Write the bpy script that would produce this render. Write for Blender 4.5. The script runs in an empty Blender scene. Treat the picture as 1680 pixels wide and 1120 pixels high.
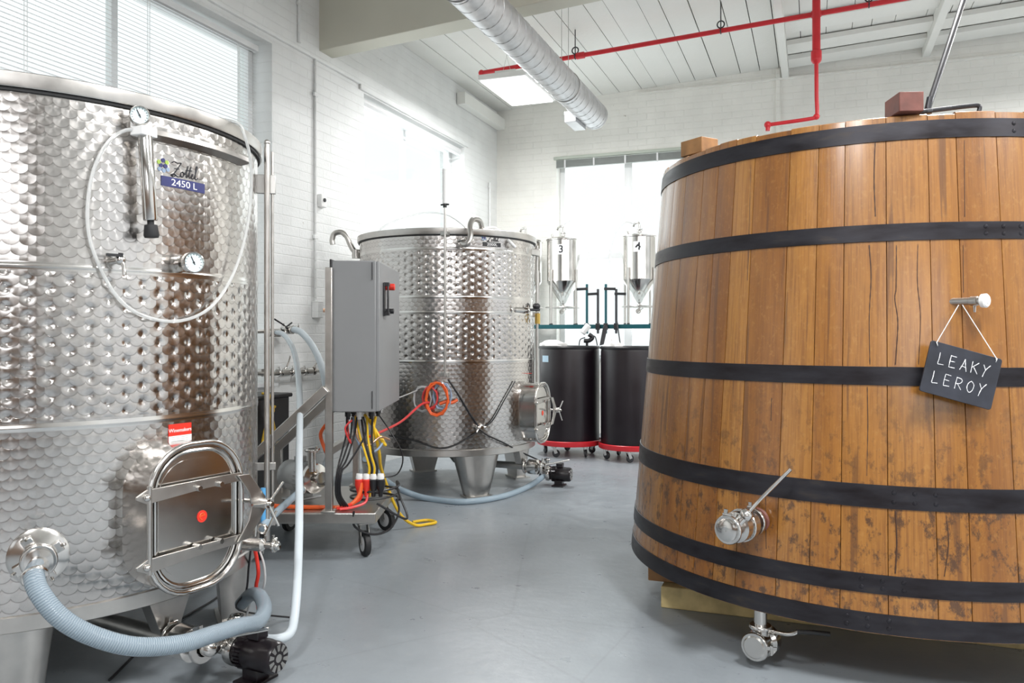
import bpy, math, random
from mathutils import Vector, Matrix
random.seed(7)
PI = math.pi
S = bpy.context.scene
C = S.collection
# ---------------------------------------------------------------- camera, sky, light, exposure
cd = bpy.data.cameras.new('camera'); cam = bpy.data.objects.new('camera', cd); C.objects.link(cam)
cd.sensor_width = 36; cd.lens = 1330 / 1680 * 36; cd.shift_y = -10 / 1680
cd.clip_start = .05; cd.clip_end = 200
cam.location = (0, 0, 1.14); cam.rotation_euler = (PI / 2, 0, math.atan(495 / 1330))
S.camera = cam
S.view_settings.view_transform = 'Standard'; S.view_settings.look = 'None'
S.view_settings.gamma = 1; S.view_settings.use_curve_mapping = False
S.view_settings.exposure = 0.36
wd = bpy.data.worlds.new('sky'); S.world = wd; wd.use_nodes = True
wd.node_tree.nodes['Background'].inputs[0].default_value = (.93, .97, 1, 1)
wd.node_tree.nodes['Background'].inputs[1].default_value = .95

def area(name, loc, rot, sx, sy, power, col=(1, 1, 1)):
    l = bpy.data.lights.new(name, 'AREA'); l.shape = 'RECTANGLE'; l.size = sx; l.size_y = sy
    l.energy = power; l.color = col
    o = bpy.data.objects.new(name, l); C.objects.link(o); o.location = loc; o.rotation_euler = rot
    return o
# daylight entering by the left and back windows, and one added lamp
area('window_daylight_or_added_lamp', (-3.86, 7.15, 2.0), (0, -PI / 2, 0), 2.4, 2.1, 18, (.95, .98, 1))
area('window_daylight_or_added_lamp', (-2.03, 9.44, 2.0), (-PI / 2, 0, 0), 1.6, 2.4, 13, (.95, .98, 1))
area('window_daylight_or_added_lamp', (2.5, -4.42, 2.45), (PI / 2, 0, 0), 3.7, 1.6, 42, (.97, .98, 1))  # lamp added at an unseen front window for bright streaks in the steel

# ---------------------------------------------------------------- mesh builder
def frame(p, z, x=None):
    z = Vector(z).normalized()
    x = Vector(x) if x is not None else (Vector((0, 0, 1)) if abs(z.z) < .9 else Vector((1, 0, 0)))
    x = (x - z * x.dot(z)).normalized(); y = z.cross(x)
    m = Matrix((x, y, z)).transposed().to_4x4(); m.translation = Vector(p); return m
def radial(a, rad, z, cx=0, cy=0):          # local x to the right, y up, z out of a round wall
    m = Matrix(((-math.sin(a), 0, math.cos(a)), (math.cos(a), 0, math.sin(a)), (0, 1, 0))).to_4x4()
    m.translation = (cx + rad * math.cos(a), cy + rad * math.sin(a), z); return m
T = Matrix.Translation
def Rz(a): return Matrix.Rotation(a, 4, 'Z')
def Rx(a): return Matrix.Rotation(a, 4, 'X')
def Ry(a): return Matrix.Rotation(a, 4, 'Y')
def spline(pts, k=6, closed=False):
    P = [Vector(p) for p in pts]; n = len(P); out = []
    for i in range(n if closed else n - 1):
        g = (lambda j: P[j % n]) if closed else (lambda j: P[max(0, min(n - 1, j))])
        a, b, c, d = g(i - 1), g(i), g(i + 1), g(i + 2)
        for t in range(k):
            t /= k
            out.append(.5 * (2 * b + (c - a) * t + (2 * a - 5 * b + 4 * c - d) * t * t + (3 * b - a - 3 * c + d) * t ** 3))
    if not closed: out.append(P[-1])
    return out
class M:
    def __init__(s): s.v = []; s.f = []; s.u = []; s.mi = []; s.cur = 0; s.x = Matrix.Identity(4); s.tone = []; s.tn = 0
    def add(s, V, F, U=None):
        b = len(s.v); s.v += [s.x @ Vector(v) for v in V]
        for i, f in enumerate(F):
            s.f.append([b + j for j in f]); s.mi.append(s.cur); s.tone.append(s.tn)
            s.u.append(U[i] if U else [(0, 0)] * len(f))
        return s
    def box(s, c, d, m=None):
        c = Vector(c); V = [Vector((x * d[0] / 2, y * d[1] / 2, z * d[2] / 2)) for x in (-1, 1) for y in (-1, 1) for z in (-1, 1)]
        V = [(m @ v if m else v) + c for v in V] if not (m and len(m) == 4) else [T(c) @ m @ v for v in V]
        return s.add(V, [(0, 1, 3, 2), (4, 6, 7, 5), (0, 4, 5, 1), (2, 3, 7, 6), (0, 2, 6, 4), (1, 5, 7, 3)])
    def bar(s, p, q, w, h, up=(0, 0, 1)):     # rectangular bar between two points
        p, q = Vector(p), Vector(q); m = frame(p, q - p, up); L = (q - p).length
        V = [m @ Vector((x * h / 2, y * w / 2, z * L)) for x in (-1, 1) for y in (-1, 1) for z in (0, 1)]
        return s.add(V, [(0, 1, 3, 2), (4, 6, 7, 5), (0, 4, 5, 1), (2, 3, 7, 6), (0, 2, 6, 4), (1, 5, 7, 3)])
    def lathe(s, prof, n=40, m=None, a0=0, a1=2 * PI, R=1.0):
        m = m or Matrix.Identity(4); full = abs(a1 - a0 - 2 * PI) < 1e-6; k = n if full else n + 1
        V = []
        for (r, z) in prof:
            for i in range(k):
                a = a0 + (a1 - a0) * i / n; V.append(m @ Vector((r * math.cos(a), r * math.sin(a), z)))
        F = []; U = []
        for j in range(len(prof) - 1):
            for i in range(n):
                a, b = j * k + i, j * k + (i + 1) % k
                F.append((a, b, b + k, a + k))
                u0, u1 = (a0 + (a1 - a0) * i / n) * R, (a0 + (a1 - a0) * (i + 1) / n) * R
                U.append([(u0, prof[j][1]), (u1, prof[j][1]), (u1, prof[j + 1][1]), (u0, prof[j + 1][1])])
        return s.add(V, F, U)
    def cyl(s, p, q, r, r2=None, n=20, cap=True, bev=0):
        p, q = Vector(p), Vector(q); L = (q - p).length; r2 = r if r2 is None else r2
        pr = ([(0, 0)] if cap else []) + [(r, 0), (r2, L)] + ([(0, L)] if cap else [])
        if bev: pr = [(0, 0), (r - bev, 0), (r, bev), (r2, L - bev), (r2 - bev, L), (0, L)]
        return s.lathe(pr, n, frame(p, q - p))
    def tube(s, pts, r, n=10, cap=True, closed=False):
        P = [Vector(p) for p in pts]; N = len(P); rr = r if isinstance(r, (list, tuple)) else [r] * N
        V = []; ln = 0; L = [0]
        t = (P[1] - P[0]).normalized(); x = frame((0, 0, 0), t).col[0].to_3d()
        for i in range(N):
            if closed: t = (P[(i + 1) % N] - P[i - 1])
            else: t = P[min(i + 1, N - 1)] - P[max(i - 1, 0)]
            t = t.normalized() if t.length > 1e-9 else Vector((0, 0, 1))
            x = x - t * x.dot(t); x = x.normalized() if x.length > 1e-6 else frame((0, 0, 0), t).col[0].to_3d(); y = t.cross(x)
            for k in range(n):
                a = 2 * PI * k / n; V.append(P[i] + (x * math.cos(a) + y * math.sin(a)) * rr[i])
            if i: ln += (P[i] - P[i - 1]).length; L.append(ln)
        F = []; U = []
        for i in range(N if closed else N - 1):
            j = (i + 1) % N
            for k in range(n):
                k2 = (k + 1) % n; F.append((i * n + k, i * n + k2, j * n + k2, j * n + k))
                l0, l1 = L[i], L[j] if j else L[i] + .01
                U.append([(k / n, l0), ((k + 1) / n, l0), ((k + 1) / n, l1), (k / n, l1)])
        if cap and not closed:
            F.append(tuple(range(n))[::-1]); U.append([(0, 0)] * n)
            F.append(tuple((N - 1) * n + k for k in range(n))); U.append([(0, 0)] * n)
        return s.add(V, F, U)
    def torus(s, c, ax, R, r, n=28, k=8):
        m = frame(c, ax); return s.tube([m @ Vector((R * math.cos(2 * PI * i / n), R * math.sin(2 * PI * i / n), 0)) for i in range(n)], r, k, closed=True)
    def ball(s, c, r, n=16, sc=(1, 1, 1)):
        m = T(c) @ Matrix.Diagonal((*sc, 1))
        return s.lathe([(r * math.sin(PI * i / 8), -r * math.cos(PI * i / 8)) for i in range(9)], n, m)
    def prism(s, o, t, m=None, t0=0):
        m = m or Matrix.Identity(4); n = len(o)
        V = [m @ Vector((x, y, t0)) for x, y in o] + [m @ Vector((x, y, t0 + t)) for x, y in o]
        F = [tuple(range(n))[::-1], tuple(range(n, 2 * n))] + [(i, (i + 1) % n, n + (i + 1) % n, n + i) for i in range(n)]
        return s.add(V, F)
def rrect(w, h, r, k=6):
    o = []
    for cx, cy, a in ((w / 2 - r, h / 2 - r, 0), (-w / 2 + r, h / 2 - r, 90), (-w / 2 + r, -h / 2 + r, 180), (w / 2 - r, -h / 2 + r, 270)):
        for i in range(k + 1):
            b = math.radians(a + 90 * i / k); o.append((cx + r * math.cos(b), cy + r * math.sin(b)))
    return o
def circ(r, n=24, cx=0, cy=0): return [(cx + r * math.cos(2 * PI * i / n), cy + r * math.sin(2 * PI * i / n)) for i in range(n)]
def obj(name, mb, mats, parent=None, bevel=0, world=False, flat=False, label=None, ang=38):
    me = bpy.data.meshes.new(name); V = mb.v
    if world and parent is not None:
        r = parent
        inv = wmat(parent).inverted(); V = [inv @ v for v in V]
    me.from_pydata([tuple(v) for v in V], [], mb.f)
    for m in (mats if isinstance(mats, (list, tuple)) else [mats]): me.materials.append(m)
    me.polygons.foreach_set('material_index', mb.mi)
    uv = me.uv_layers.new(name='UVMap'); uv.data.foreach_set('uv', [c for f in mb.u for p in f for c in p])
    if any(mb.tone):
        at = me.attributes.new('tone', 'FLOAT', 'FACE'); at.data.foreach_set('value', mb.tone)
    me.update(); me.validate()
    if not flat:
        me.shade_smooth(); me.set_sharp_from_angle(angle=math.radians(ang))
    o = bpy.data.objects.new(name, me); C.objects.link(o)
    if parent is not None: o.parent = parent
    if bevel:
        b = o.modifiers.new('bevel', 'BEVEL'); b.width = bevel; b.segments = 2; b.limit_method = 'ANGLE'; b.angle_limit = .7
    if label: o['label'] = label
    return o
def split(name, mbs, mats, parent, **k):
    return [obj(name, q, mats, parent, **k) for q in mbs]
def wmat(o):
    m = Matrix.Identity(4)
    ch = []
    while o is not None: ch.append(o); o = o.parent
    for q in reversed(ch): m = m @ Matrix.LocRotScale(q.location, q.rotation_euler, q.scale)
    return m
def thing(name, label, cat, loc=(0, 0, 0), rz=0, group=None):
    o = bpy.data.objects.new(name, None); C.objects.link(o); o.empty_display_size = .1
    o.location = loc; o.rotation_euler = (0, 0, rz); o['label'] = label; o['category'] = cat
    if group: o['group'] = group
    return o
def tag(o, label, cat, group=None):
    o['label'] = label; o['category'] = cat
    if group: o['group'] = group
    return o
def struct(name, mb, mats, **k):
    o = obj(name, mb, mats, **k)
    if o.parent is None: o['kind'] = 'structure'
    return o
def dup(o, loc=None, rz=None, label=None, parent=None):
    c = o.copy(); C.objects.link(c); c.parent = parent
    if loc is not None: c.location = loc
    if rz is not None: c.rotation_euler = (0, 0, rz)
    if label: c['label'] = label
    for ch in [x for x in bpy.data.objects if x.parent == o]: dup(ch, parent=c)
    return c
def text(mb, s, size, m, t=.0006, wrap=None, sx=1, shear=0, align='CENTER', bold=0):
    cu = bpy.data.curves.new('t', 'FONT'); cu.body = s; cu.size = size; cu.align_x = align; cu.align_y = 'CENTER'; cu.extrude = t / 2; cu.shear = shear; cu.offset = bold; cu.resolution_u = 3
    ob = bpy.data.objects.new('t', cu); C.objects.link(ob)
    me = bpy.data.meshes.new_from_object(ob.evaluated_get(bpy.context.evaluated_depsgraph_get()))
    V = [Vector((v.co.x * sx, v.co.y, v.co.z + t / 2)) for v in me.vertices]; F = [tuple(p.vertices) for p in me.polygons]
    bpy.data.objects.remove(ob); bpy.data.curves.remove(cu); bpy.data.meshes.remove(me)
    mb.add([m @ v for v in V] if wrap is None else [wrapv(v, m, wrap) for v in V], F)
def wrapv(v, az, R):                        # bend a flat layout round a wall: az = (angle, height)
    a = az[0] + v.x / R; r = R + v.z
    return Vector((r * math.cos(a), r * math.sin(a), az[1] + v.y))
def bend(mb, az, R): mb.v = [wrapv(v, az, R) for v in mb.v]; return mb

# ---------------------------------------------------------------- materials
class N:
    def __init__(s, nt): s.t = nt
    def n(s, k, **a):
        x = s.t.nodes.new(k)
        for q, v in a.items(): setattr(x, q, v)
        return x
    def put(s, sock, v):
        if isinstance(v, bpy.types.NodeSocket): s.t.links.new(v, sock)
        elif v is not None: sock.default_value = v
    def m(s, op, a, b=None, c=None):
        x = s.n('ShaderNodeMath', operation=op)
        for i, v in enumerate((a, b, c)): s.put(x.inputs[i], v) if v is not None else None
        return x.outputs[0]
    def vm(s, op, a, b=None, scale=None):
        x = s.n('ShaderNodeVectorMath', operation=op); s.put(x.inputs[0], a)
        if b is not None: s.put(x.inputs[1], b)
        if scale is not None: s.put(x.inputs['Scale'], scale)
        return x.outputs[0]
    def noise(s, vec, scale, detail=3, rough=.5):
        x = s.n('ShaderNodeTexNoise'); s.put(x.inputs['Vector'], vec); x.inputs['Scale'].default_value = scale
        x.inputs['Detail'].default_value = detail; x.inputs['Roughness'].default_value = rough; return x.outputs[0]
    def ramp(s, f, stops):
        x = s.n('ShaderNodeValToRGB'); s.put(x.inputs[0], f); e = x.color_ramp.elements
        while len(e) < len(stops): e.new(.5)
        for q, (p, c) in zip(e, stops): q.position = p; q.color = (*c, 1) if len(c) == 3 else c
        return x.outputs[0]
    def mix(s, f, a, b, mode='MIX'):
        x = s.n('ShaderNodeMix', data_type='RGBA', blend_type=mode); s.put(x.inputs[0], f)
        for i, v in ((6, a), (7, b)):
            if isinstance(v, tuple): v = (*v, 1)[:4]
            s.put(x.inputs[i], v)
        return x.outputs[2]
    def mapr(s, v, a, b, c=0, d=1):
        x = s.n('ShaderNodeMapRange'); s.put(x.inputs[0], v)
        for i, q in enumerate((a, b, c, d)): x.inputs[i + 1].default_value = q
        return x.outputs[0]
    def bump(s, h, st=1, dist=1.0, nrm=None):
        x = s.n('ShaderNodeBump'); s.put(x.inputs['Height'], h); x.inputs['Strength'].default_value = st; x.inputs['Distance'].default_value = dist
        if nrm: s.put(x.inputs['Normal'], nrm)
        return x.outputs[0]
def mat(name, col=(.8, .8, .8), rough=.5, metal=0, var=.06, vs=8, emit=0, spec=None, coat=0, bump=0, bs=40, alpha=None, trans=0, aniso=0):
    m = bpy.data.materials.new(name); m.use_nodes = True; nt = m.node_tree; b = nt.nodes['Principled BSDF']; g = N(nt)
    tc = g.n('ShaderNodeTexCoord').outputs['Object']
    if var:
        nz = g.noise(tc, vs, 4)
        lo = tuple(c * (1 - var) for c in col); hi = tuple(min(1, c * (1 + var)) for c in col)
        g.put(b.inputs['Base Color'], g.ramp(nz, [(.3, lo), (.7, hi)]))
        g.put(b.inputs['Roughness'], g.mapr(nz, .3, .7, max(0, rough - .04), min(1, rough + .04)))
    else: b.inputs['Base Color'].default_value = (*col, 1); b.inputs['Roughness'].default_value = rough
    b.inputs['Metallic'].default_value = metal
    if coat: b.inputs['Coat Weight'].default_value = coat; b.inputs['Coat Roughness'].default_value = .1
    if emit: b.inputs['Emission Color'].default_value = (*col, 1); b.inputs['Emission Strength'].default_value = emit
    if trans: b.inputs['Transmission Weight'].default_value = trans; b.inputs['IOR'].default_value = 1.3
    if alpha is not None: b.inputs['Alpha'].default_value = alpha
    if aniso: b.inputs['Anisotropic'].default_value = aniso
    if bump: g.put(b.inputs['Normal'], g.bump(g.noise(tc, bs, 4), 1, bump))
    return m
STEEL = (.74, .72, .69)
m_steel = mat('stainless_steel', (.62, .60, .575), .17, 1, .03)
m_brush = mat('brushed_steel', (.52, .50, .475), .32, 1, .06, 20)
m_dull = mat('dull_steel', (.5, .49, .47), .42, 1, .12, 12)
m_dark = mat('dark_metal', (.06, .06, .065), .35, .6, .2)
m_black = mat('black_plastic', (.012, .012, .014), .4)
m_rubber = mat('black_rubber', (.015, .015, .016), .6)
m_white = mat('white_plastic', (.85, .85, .84), .35, 0, .02)
m_red = mat('red_paint', (.62, .02, .03), .35, 0, .08)
m_redp = mat('red_plastic', (.7, .035, .02), .4)
m_orange = mat('orange_plastic', (.8, .12, .02), .4)
m_yellow = mat('yellow_cable', (.8, .5, .02), .4)
m_redc = mat('red_cable', (.65, .05, .05), .4)
m_bluec = mat('blue_grey_cable', (.25, .33, .45), .45)
m_grayc = mat('grey_cable', (.5, .5, .5), .45)
m_blue = mat('blue_tube', (.1, .35, .65), .35)
m_box = mat('grey_enamel', (.23, .235, .24), .42, 0, .03, 3)
m_galv = mat('galvanized_steel', (.55, .55, .56), .42, .75, .12, 18)
m_hoop = None
m_pallet = mat('treated_pine', (.56, .44, .21), .7, 0, .35, 9, bump=.002, bs=60)
m_redwood = mat('reddish_block_wood', (.17, .06, .045), .6, 0, .3, 14, bump=.001)
m_tanwood = mat('tan_block_wood', (.30, .15, .055), .6, 0, .3, 14, bump=.001)
m_chalk = mat('chalk', (.78, .78, .8), .9, 0, .2, 60)
m_slate = mat('slate_board', (.022, .024, .034), .5, 0, .5, 9)
m_hose = mat('clear_blue_hose', (.36, .45, .52), .22, 0, .05, trans=.25)
m_hosew = mat('milky_white_hose', (.60, .66, .70), .22, 0, .03, trans=.1)
m_clear = mat('clear_vinyl_tube', (.85, .86, .85), .12, 0, .02, trans=.55)
m_teal = mat('teal_paint', (.0, .07, .085), .35)
m_brass = mat('brass', (.6, .42, .12), .3, 1)
m_copper = mat('copper_fitting', (.6, .36, .24), .35, 1)
m_navy = mat('navy_label', (.02, .025, .13), .4)
m_green = mat('lime_green_print', (.35, .5, .08), .5)
m_ink = mat('black_ink', (.015, .015, .02), .5)
m_lampw = mat('lamp_diffuser', (1, .98, .95), .5, emit=1.6, var=0)
m_drum = mat('black_drum_plastic', (.009, .005, .008), .36, 0, .15, 5)
m_motor = mat('black_motor_paint', (.009, .006, .008), .3, 0, .1)
m_gmotor = mat('grey_motor_paint', (.35, .36, .36), .4, 0, .1)
m_beam = mat('cream_painted_steel_beam', (.62, .61, .52), .55, 0, .04, 2)
m_frame = mat('white_window_frame', (.84, .85, .85), .4, 0, .02)
m_slat = mat('white_blind_slat', (.74, .74, .74), .45, 0, .02)
m_tealdull = mat('gauge_face', (.72, .84, .86), .4, 0, .03)
m_cloth = mat('white_cloth', (.82, .81, .79), .9, 0, .05, 20, bump=.004, bs=14)

def glass():
    m = bpy.data.materials.new('window_glass'); m.use_nodes = True; nt = m.node_tree; nt.nodes.clear(); g = N(nt)
    o = g.n('ShaderNodeOutputMaterial'); t = g.n('ShaderNodeBsdfTransparent'); gl = g.n('ShaderNodeBsdfGlossy'); gl.inputs['Roughness'].default_value = .02
    t.inputs[0].default_value = (.96, .98, .97, 1)
    f = g.n('ShaderNodeLayerWeight'); fac = g.m('ADD', .03, g.m('MULTIPLY', g.m('POWER', f.outputs['Facing'], 5), .5))
    x = g.n('ShaderNodeMixShader'); g.put(x.inputs[0], fac); g.put(x.inputs[1], t.outputs[0]); g.put(x.inputs[2], gl.outputs[0]); g.put(o.inputs[0], x.outputs[0]); return m
m_glass = glass()

def tank_steel(name, zones, SAD=1.3):
    """engine-turned stainless sheet; zones = heights (m) of the dimpled cooling jackets"""
    m = bpy.data.materials.new(name); m.use_nodes = True; nt = m.node_tree; b = nt.nodes['Principled BSDF']; g = N(nt)
    uv = g.n('ShaderNodeUVMap').outputs[0]; sp = g.n('ShaderNodeSeparateXYZ'); g.put(sp.inputs[0], uv); u, v = sp.outputs[0], sp.outputs[1]
    p, h, R = .042, .029, .0245
    vr = g.m('DIVIDE', v, h); k = g.m('FLOOR', vr); fv = g.m('SUBTRACT', vr, k)
    odd = g.m('MULTIPLY', g.m('MODULO', k, 2), .5)
    def disc(o, vy):
        c = g.m('SUBTRACT', g.m('FRACT', g.m('ADD', g.m('DIVIDE', u, p), o)), .5)
        return g.m('MULTIPLY', c, p), g.m('MULTIPLY', vy, h)
    ax, ay = disc(g.m('ADD', odd, .5), g.m('SUBTRACT', fv, 1))      # row above laps over
    bx, by = disc(odd, fv)
    da = g.m('SQRT', g.m('ADD', g.m('MULTIPLY', ax, ax), g.m('MULTIPLY', ay, ay)))
    w = g.m('LESS_THAN', da, R)
    def pick(a, c): return g.m('ADD', g.m('MULTIPLY', w, a), g.m('MULTIPLY', g.m('SUBTRACT', 1, w), c))
    dx, dy = pick(ax, bx), pick(ay, by)
    rr = g.m('SQRT', g.m('ADD', g.m('ADD', g.m('MULTIPLY', dx, dx), g.m('MULTIPLY', dy, dy)), 1e-7))
    nrm = g.n('ShaderNodeNewGeometry').outputs['Normal']
    tv = g.vm('CROSS_PRODUCT', (0, 0, 1), nrm)
    cz = g.n('ShaderNodeCombineXYZ'); g.put(cz.inputs[2], dy)
    tang = g.vm('NORMALIZE', g.vm('ADD', g.vm('SCALE', tv, scale=dx), cz.outputs[0]))
    g.put(b.inputs['Tangent'], tang); b.inputs['Anisotropic'].default_value = .7
    b.inputs['Metallic'].default_value = 1
    # dimples
    P, Q = .105, .052
    def lat(o):
        x = g.m('MULTIPLY', g.m('SUBTRACT', g.m('FRACT', g.m('ADD', g.m('DIVIDE', u, P), o)), .5), P)
        y = g.m('MULTIPLY', g.m('SUBTRACT', g.m('FRACT', g.m('ADD', g.m('DIVIDE', v, Q), o)), .5), Q)
        return g.m('SQRT', g.m('ADD', g.m('MULTIPLY', x, x), g.m('MULTIPLY', y, y)))
    d = g.m('MINIMUM', lat(0), lat(.5))
    hgt = g.m('SUBTRACT', 1, g.m('EXPONENT', g.m('MULTIPLY', g.m('POWER', g.m('DIVIDE', d, .0115), 2), -1)))
    mask = None
    for z0, z1 in zones:
        q = g.m('MULTIPLY', g.m('GREATER_THAN', v, z0), g.m('LESS_THAN', v, z1)); mask = q if mask is None else g.m('MAXIMUM', mask, q)
    hgt = g.m('MULTIPLY', g.m('MULTIPLY', hgt, mask), .0036)
    # each polished disc is very slightly dished
    hgt = g.m('ADD', hgt, g.m('MULTIPLY', g.m('SUBTRACT', g.m('MULTIPLY', dx, dx), g.m('MULTIPLY', dy, dy)), SAD))
    wav = g.m('MULTIPLY', g.noise(uv, 1.6, 1), .006)
    g.put(b.inputs['Normal'], g.bump(g.m('ADD', hgt, wav), 1, 1.0))
    rs = g.noise(uv, 60, 2)
    g.put(b.inputs['Roughness'], g.mapr(rs, .3, .7, .17, .24))
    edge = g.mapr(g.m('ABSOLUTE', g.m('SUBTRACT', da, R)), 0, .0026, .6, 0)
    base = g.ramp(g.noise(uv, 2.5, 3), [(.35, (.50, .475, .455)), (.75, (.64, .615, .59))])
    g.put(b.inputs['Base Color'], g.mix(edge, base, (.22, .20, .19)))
    return m
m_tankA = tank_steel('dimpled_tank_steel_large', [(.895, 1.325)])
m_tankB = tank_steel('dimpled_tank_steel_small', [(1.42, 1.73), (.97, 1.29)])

def brick(name, col, dirx):
    m = bpy.data.materials.new(name); m.use_nodes = True; nt = m.node_tree; b = nt.nodes['Principled BSDF']; g = N(nt)
    tc = g.n('ShaderNodeTexCoord').outputs['Object']; sp = g.n('ShaderNodeSeparateXYZ'); g.put(sp.inputs[0], tc)
    cb = g.n('ShaderNodeCombineXYZ'); g.put(cb.inputs[0], sp.outputs[dirx]); g.put(cb.inputs[1], sp.outputs[2])
    br = g.n('ShaderNodeTexBrick'); g.put(br.inputs['Vector'], cb.outputs[0]); br.inputs['Scale'].default_value = 1
    br.inputs['Mortar Size'].default_value = .005; br.inputs['Brick Width'].default_value = .21; br.inputs['Row Height'].default_value = .072; br.inputs['Mortar Smooth'].default_value = .6
    n1 = g.noise(tc, 3, 4); n2 = g.noise(tc, 45, 3)
    h = g.m('ADD', g.m('MULTIPLY', br.outputs['Fac'], -.0035), g.m('MULTIPLY', n2, .004))
    g.put(b.inputs['Normal'], g.bump(h, .6, 1.0))
    c2 = tuple(c * .93 for c in col)
    base = g.ramp(n1, [(.35, c2), (.6, col)])
    chip = g.ramp(g.noise(tc, 14, 6, .7), [(.70, (0, 0, 0)), (.73, (1, 1, 1))])
    g.put(b.inputs['Base Color'], g.mix(chip, base, (.45, .42, .36)))
    b.inputs['Roughness'].default_value = .6
    return m
m_wallL = brick('white_painted_brick_left', (.82, .83, .82), 1)
m_wallB = brick('white_painted_brick_back', (.88, .87, .82), 0)

def boards():
    m = bpy.data.materials.new('white_painted_ceiling_boards'); m.use_nodes = True; nt = m.node_tree; b = nt.nodes['Principled BSDF']; g = N(nt)
    tc = g.n('ShaderNodeTexCoord').outputs['Object']; n = g.noise(tc, 2.2, 5)
    at = g.n('ShaderNodeAttribute'); at.attribute_name = 'tone'
    c = g.mix(n, (.78, .78, .74), (.86, .86, .83)); c = g.mix(g.m('MULTIPLY', at.outputs['Fac'], .18), c, (.7, .67, .6))
    g.put(b.inputs['Base Color'], c); b.inputs['Roughness'].default_value = .55
    g.put(b.inputs['Normal'], g.bump(g.noise(tc, 30, 4), .5, .004)); return m
m_boards = boards()
m_gap = mat('dark_gap_between_boards', (.05, .045, .04), .9)

def floor_mat():
    m = bpy.data.materials.new('grey_blue_epoxy_floor'); m.use_nodes = True; nt = m.node_tree; b = nt.nodes['Principled BSDF']; g = N(nt)
    tc = g.n('ShaderNodeTexCoord').outputs['Object']
    n = g.noise(tc, 1.3, 6, .6); n2 = g.noise(tc, 9, 5, .6)
    c = g.ramp(n, [(.3, (.235, .262, .285)), (.7, (.29, .32, .345))])
    c = g.mix(g.ramp(n2, [(.62, (0, 0, 0)), (.7, (.35, .35, .35))]), c, (.36, .37, .37))
    vo = g.n('ShaderNodeTexVoronoi', feature='DISTANCE_TO_EDGE'); g.put(vo.inputs['Vector'], g.vm('ADD', tc, g.vm('SCALE', g.n('ShaderNodeTexNoise').outputs[1], scale=.2))); vo.inputs['Scale'].default_value = .5
    crack = g.ramp(vo.outputs['Distance'], [(.0, (1, 1, 1)), (.002, (0, 0, 0))])
    c = g.mix(g.m('MULTIPLY', crack, .22), c, (.12, .13, .14))
    g.put(b.inputs['Base Color'], c)
    g.put(b.inputs['Roughness'], g.mapr(n2, .3, .7, .26, .42)); b.inputs['Specular IOR Level'].default_value = .55
    g.put(b.inputs['Normal'], g.bump(g.m('ADD', g.m('MULTIPLY', n, 3), g.noise(tc, 25, 3)), .35, .003)); return m
m_floor = floor_mat()

def oak():
    m = bpy.data.materials.new('honey_oak_staves'); m.use_nodes = True; nt = m.node_tree; b = nt.nodes['Principled BSDF']; g = N(nt)
    uv = g.n('ShaderNodeUVMap').outputs[0]; at = g.n('ShaderNodeAttribute'); at.attribute_name = 'tone'; t = at.outputs['Fac']
    cb = g.n('ShaderNodeCombineXYZ'); g.put(cb.inputs[2], g.m('MULTIPLY', t, 37))
    sh = g.vm('ADD', uv, cb.outputs[0])
    fine = g.noise(g.vm('MULTIPLY', sh, (150, 5, 1)), 1, 5, .6)
    broad = g.noise(g.vm('MULTIPLY', sh, (14, 1.2, 1)), 1, 4, .6)
    fleck = g.noise(g.vm('MULTIPLY', sh, (70, 45, 1)), 1, 3, .7)
    c = g.ramp(t, [(0, (.165, .055, .007)), (.5, (.275, .106, .014)), (1, (.36, .165, .034))])
    c = g.mix(g.mapr(fine, .42, .64, 0, .7), c, (.17, .058, .009))
    c = g.mix(g.mapr(broad, .45, .7, 0, .5), c, (.39, .165, .028))
    c = g.mix(g.mapr(fleck, .55, .7, 0, .2), c, (.50, .27, .08))
    sp = g.n('ShaderNodeSeparateXYZ'); g.put(sp.inputs[0], uv); v = sp.outputs[1]
    spot = g.noise(g.vm('MULTIPLY', sh, (26, 15, 1)), 1, 5, .75)
    low = g.mapr(v, .55, 1.0, 1, .1)
    low = g.m('MAXIMUM', low, g.mapr(g.m('ABSOLUTE', g.m('SUBTRACT', v, .49)), .0, .12, 1, 0))
    c = g.mix(g.m('MULTIPLY', g.mapr(spot, .52, .62, 0, .85), low), c, (.05, .022, .010))
    drip = g.noise(g.vm('MULTIPLY', sh, (30, 1.1, 1)), 1, 3, .5)
    c = g.mix(g.mapr(drip, .62, .66, 0, .6), c, (.09, .035, .012))
    g.put(b.inputs['Base Color'], c)
    b.inputs['Roughness'].default_value = .36; b.inputs['Coat Weight'].default_value = .7; b.inputs['Coat Roughness'].default_value = .2
    g.put(b.inputs['Normal'], g.bump(g.m('ADD', fine, g.m('MULTIPLY', broad, 2)), .5, .0015)); return m
m_oak = oak()
def hoopm():
    m = bpy.data.materials.new('blackened_steel_hoop'); m.use_nodes = True; nt = m.node_tree; b = nt.nodes['Principled BSDF']; g = N(nt)
    tc = g.n('ShaderNodeTexCoord').outputs['Object']; n = g.noise(g.vm('MULTIPLY', tc, (1, 1, 4)), 6, 5, .6)
    g.put(b.inputs['Base Color'], g.ramp(n, [(.3, (.014, .011, .013)), (.6, (.028, .027, .033)), (.8, (.06, .048, .04))]))
    b.inputs['Metallic'].default_value = .55; g.put(b.inputs['Roughness'], g.mapr(n, .3, .7, .3, .48)); return m
m_hoop = hoopm()
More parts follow.
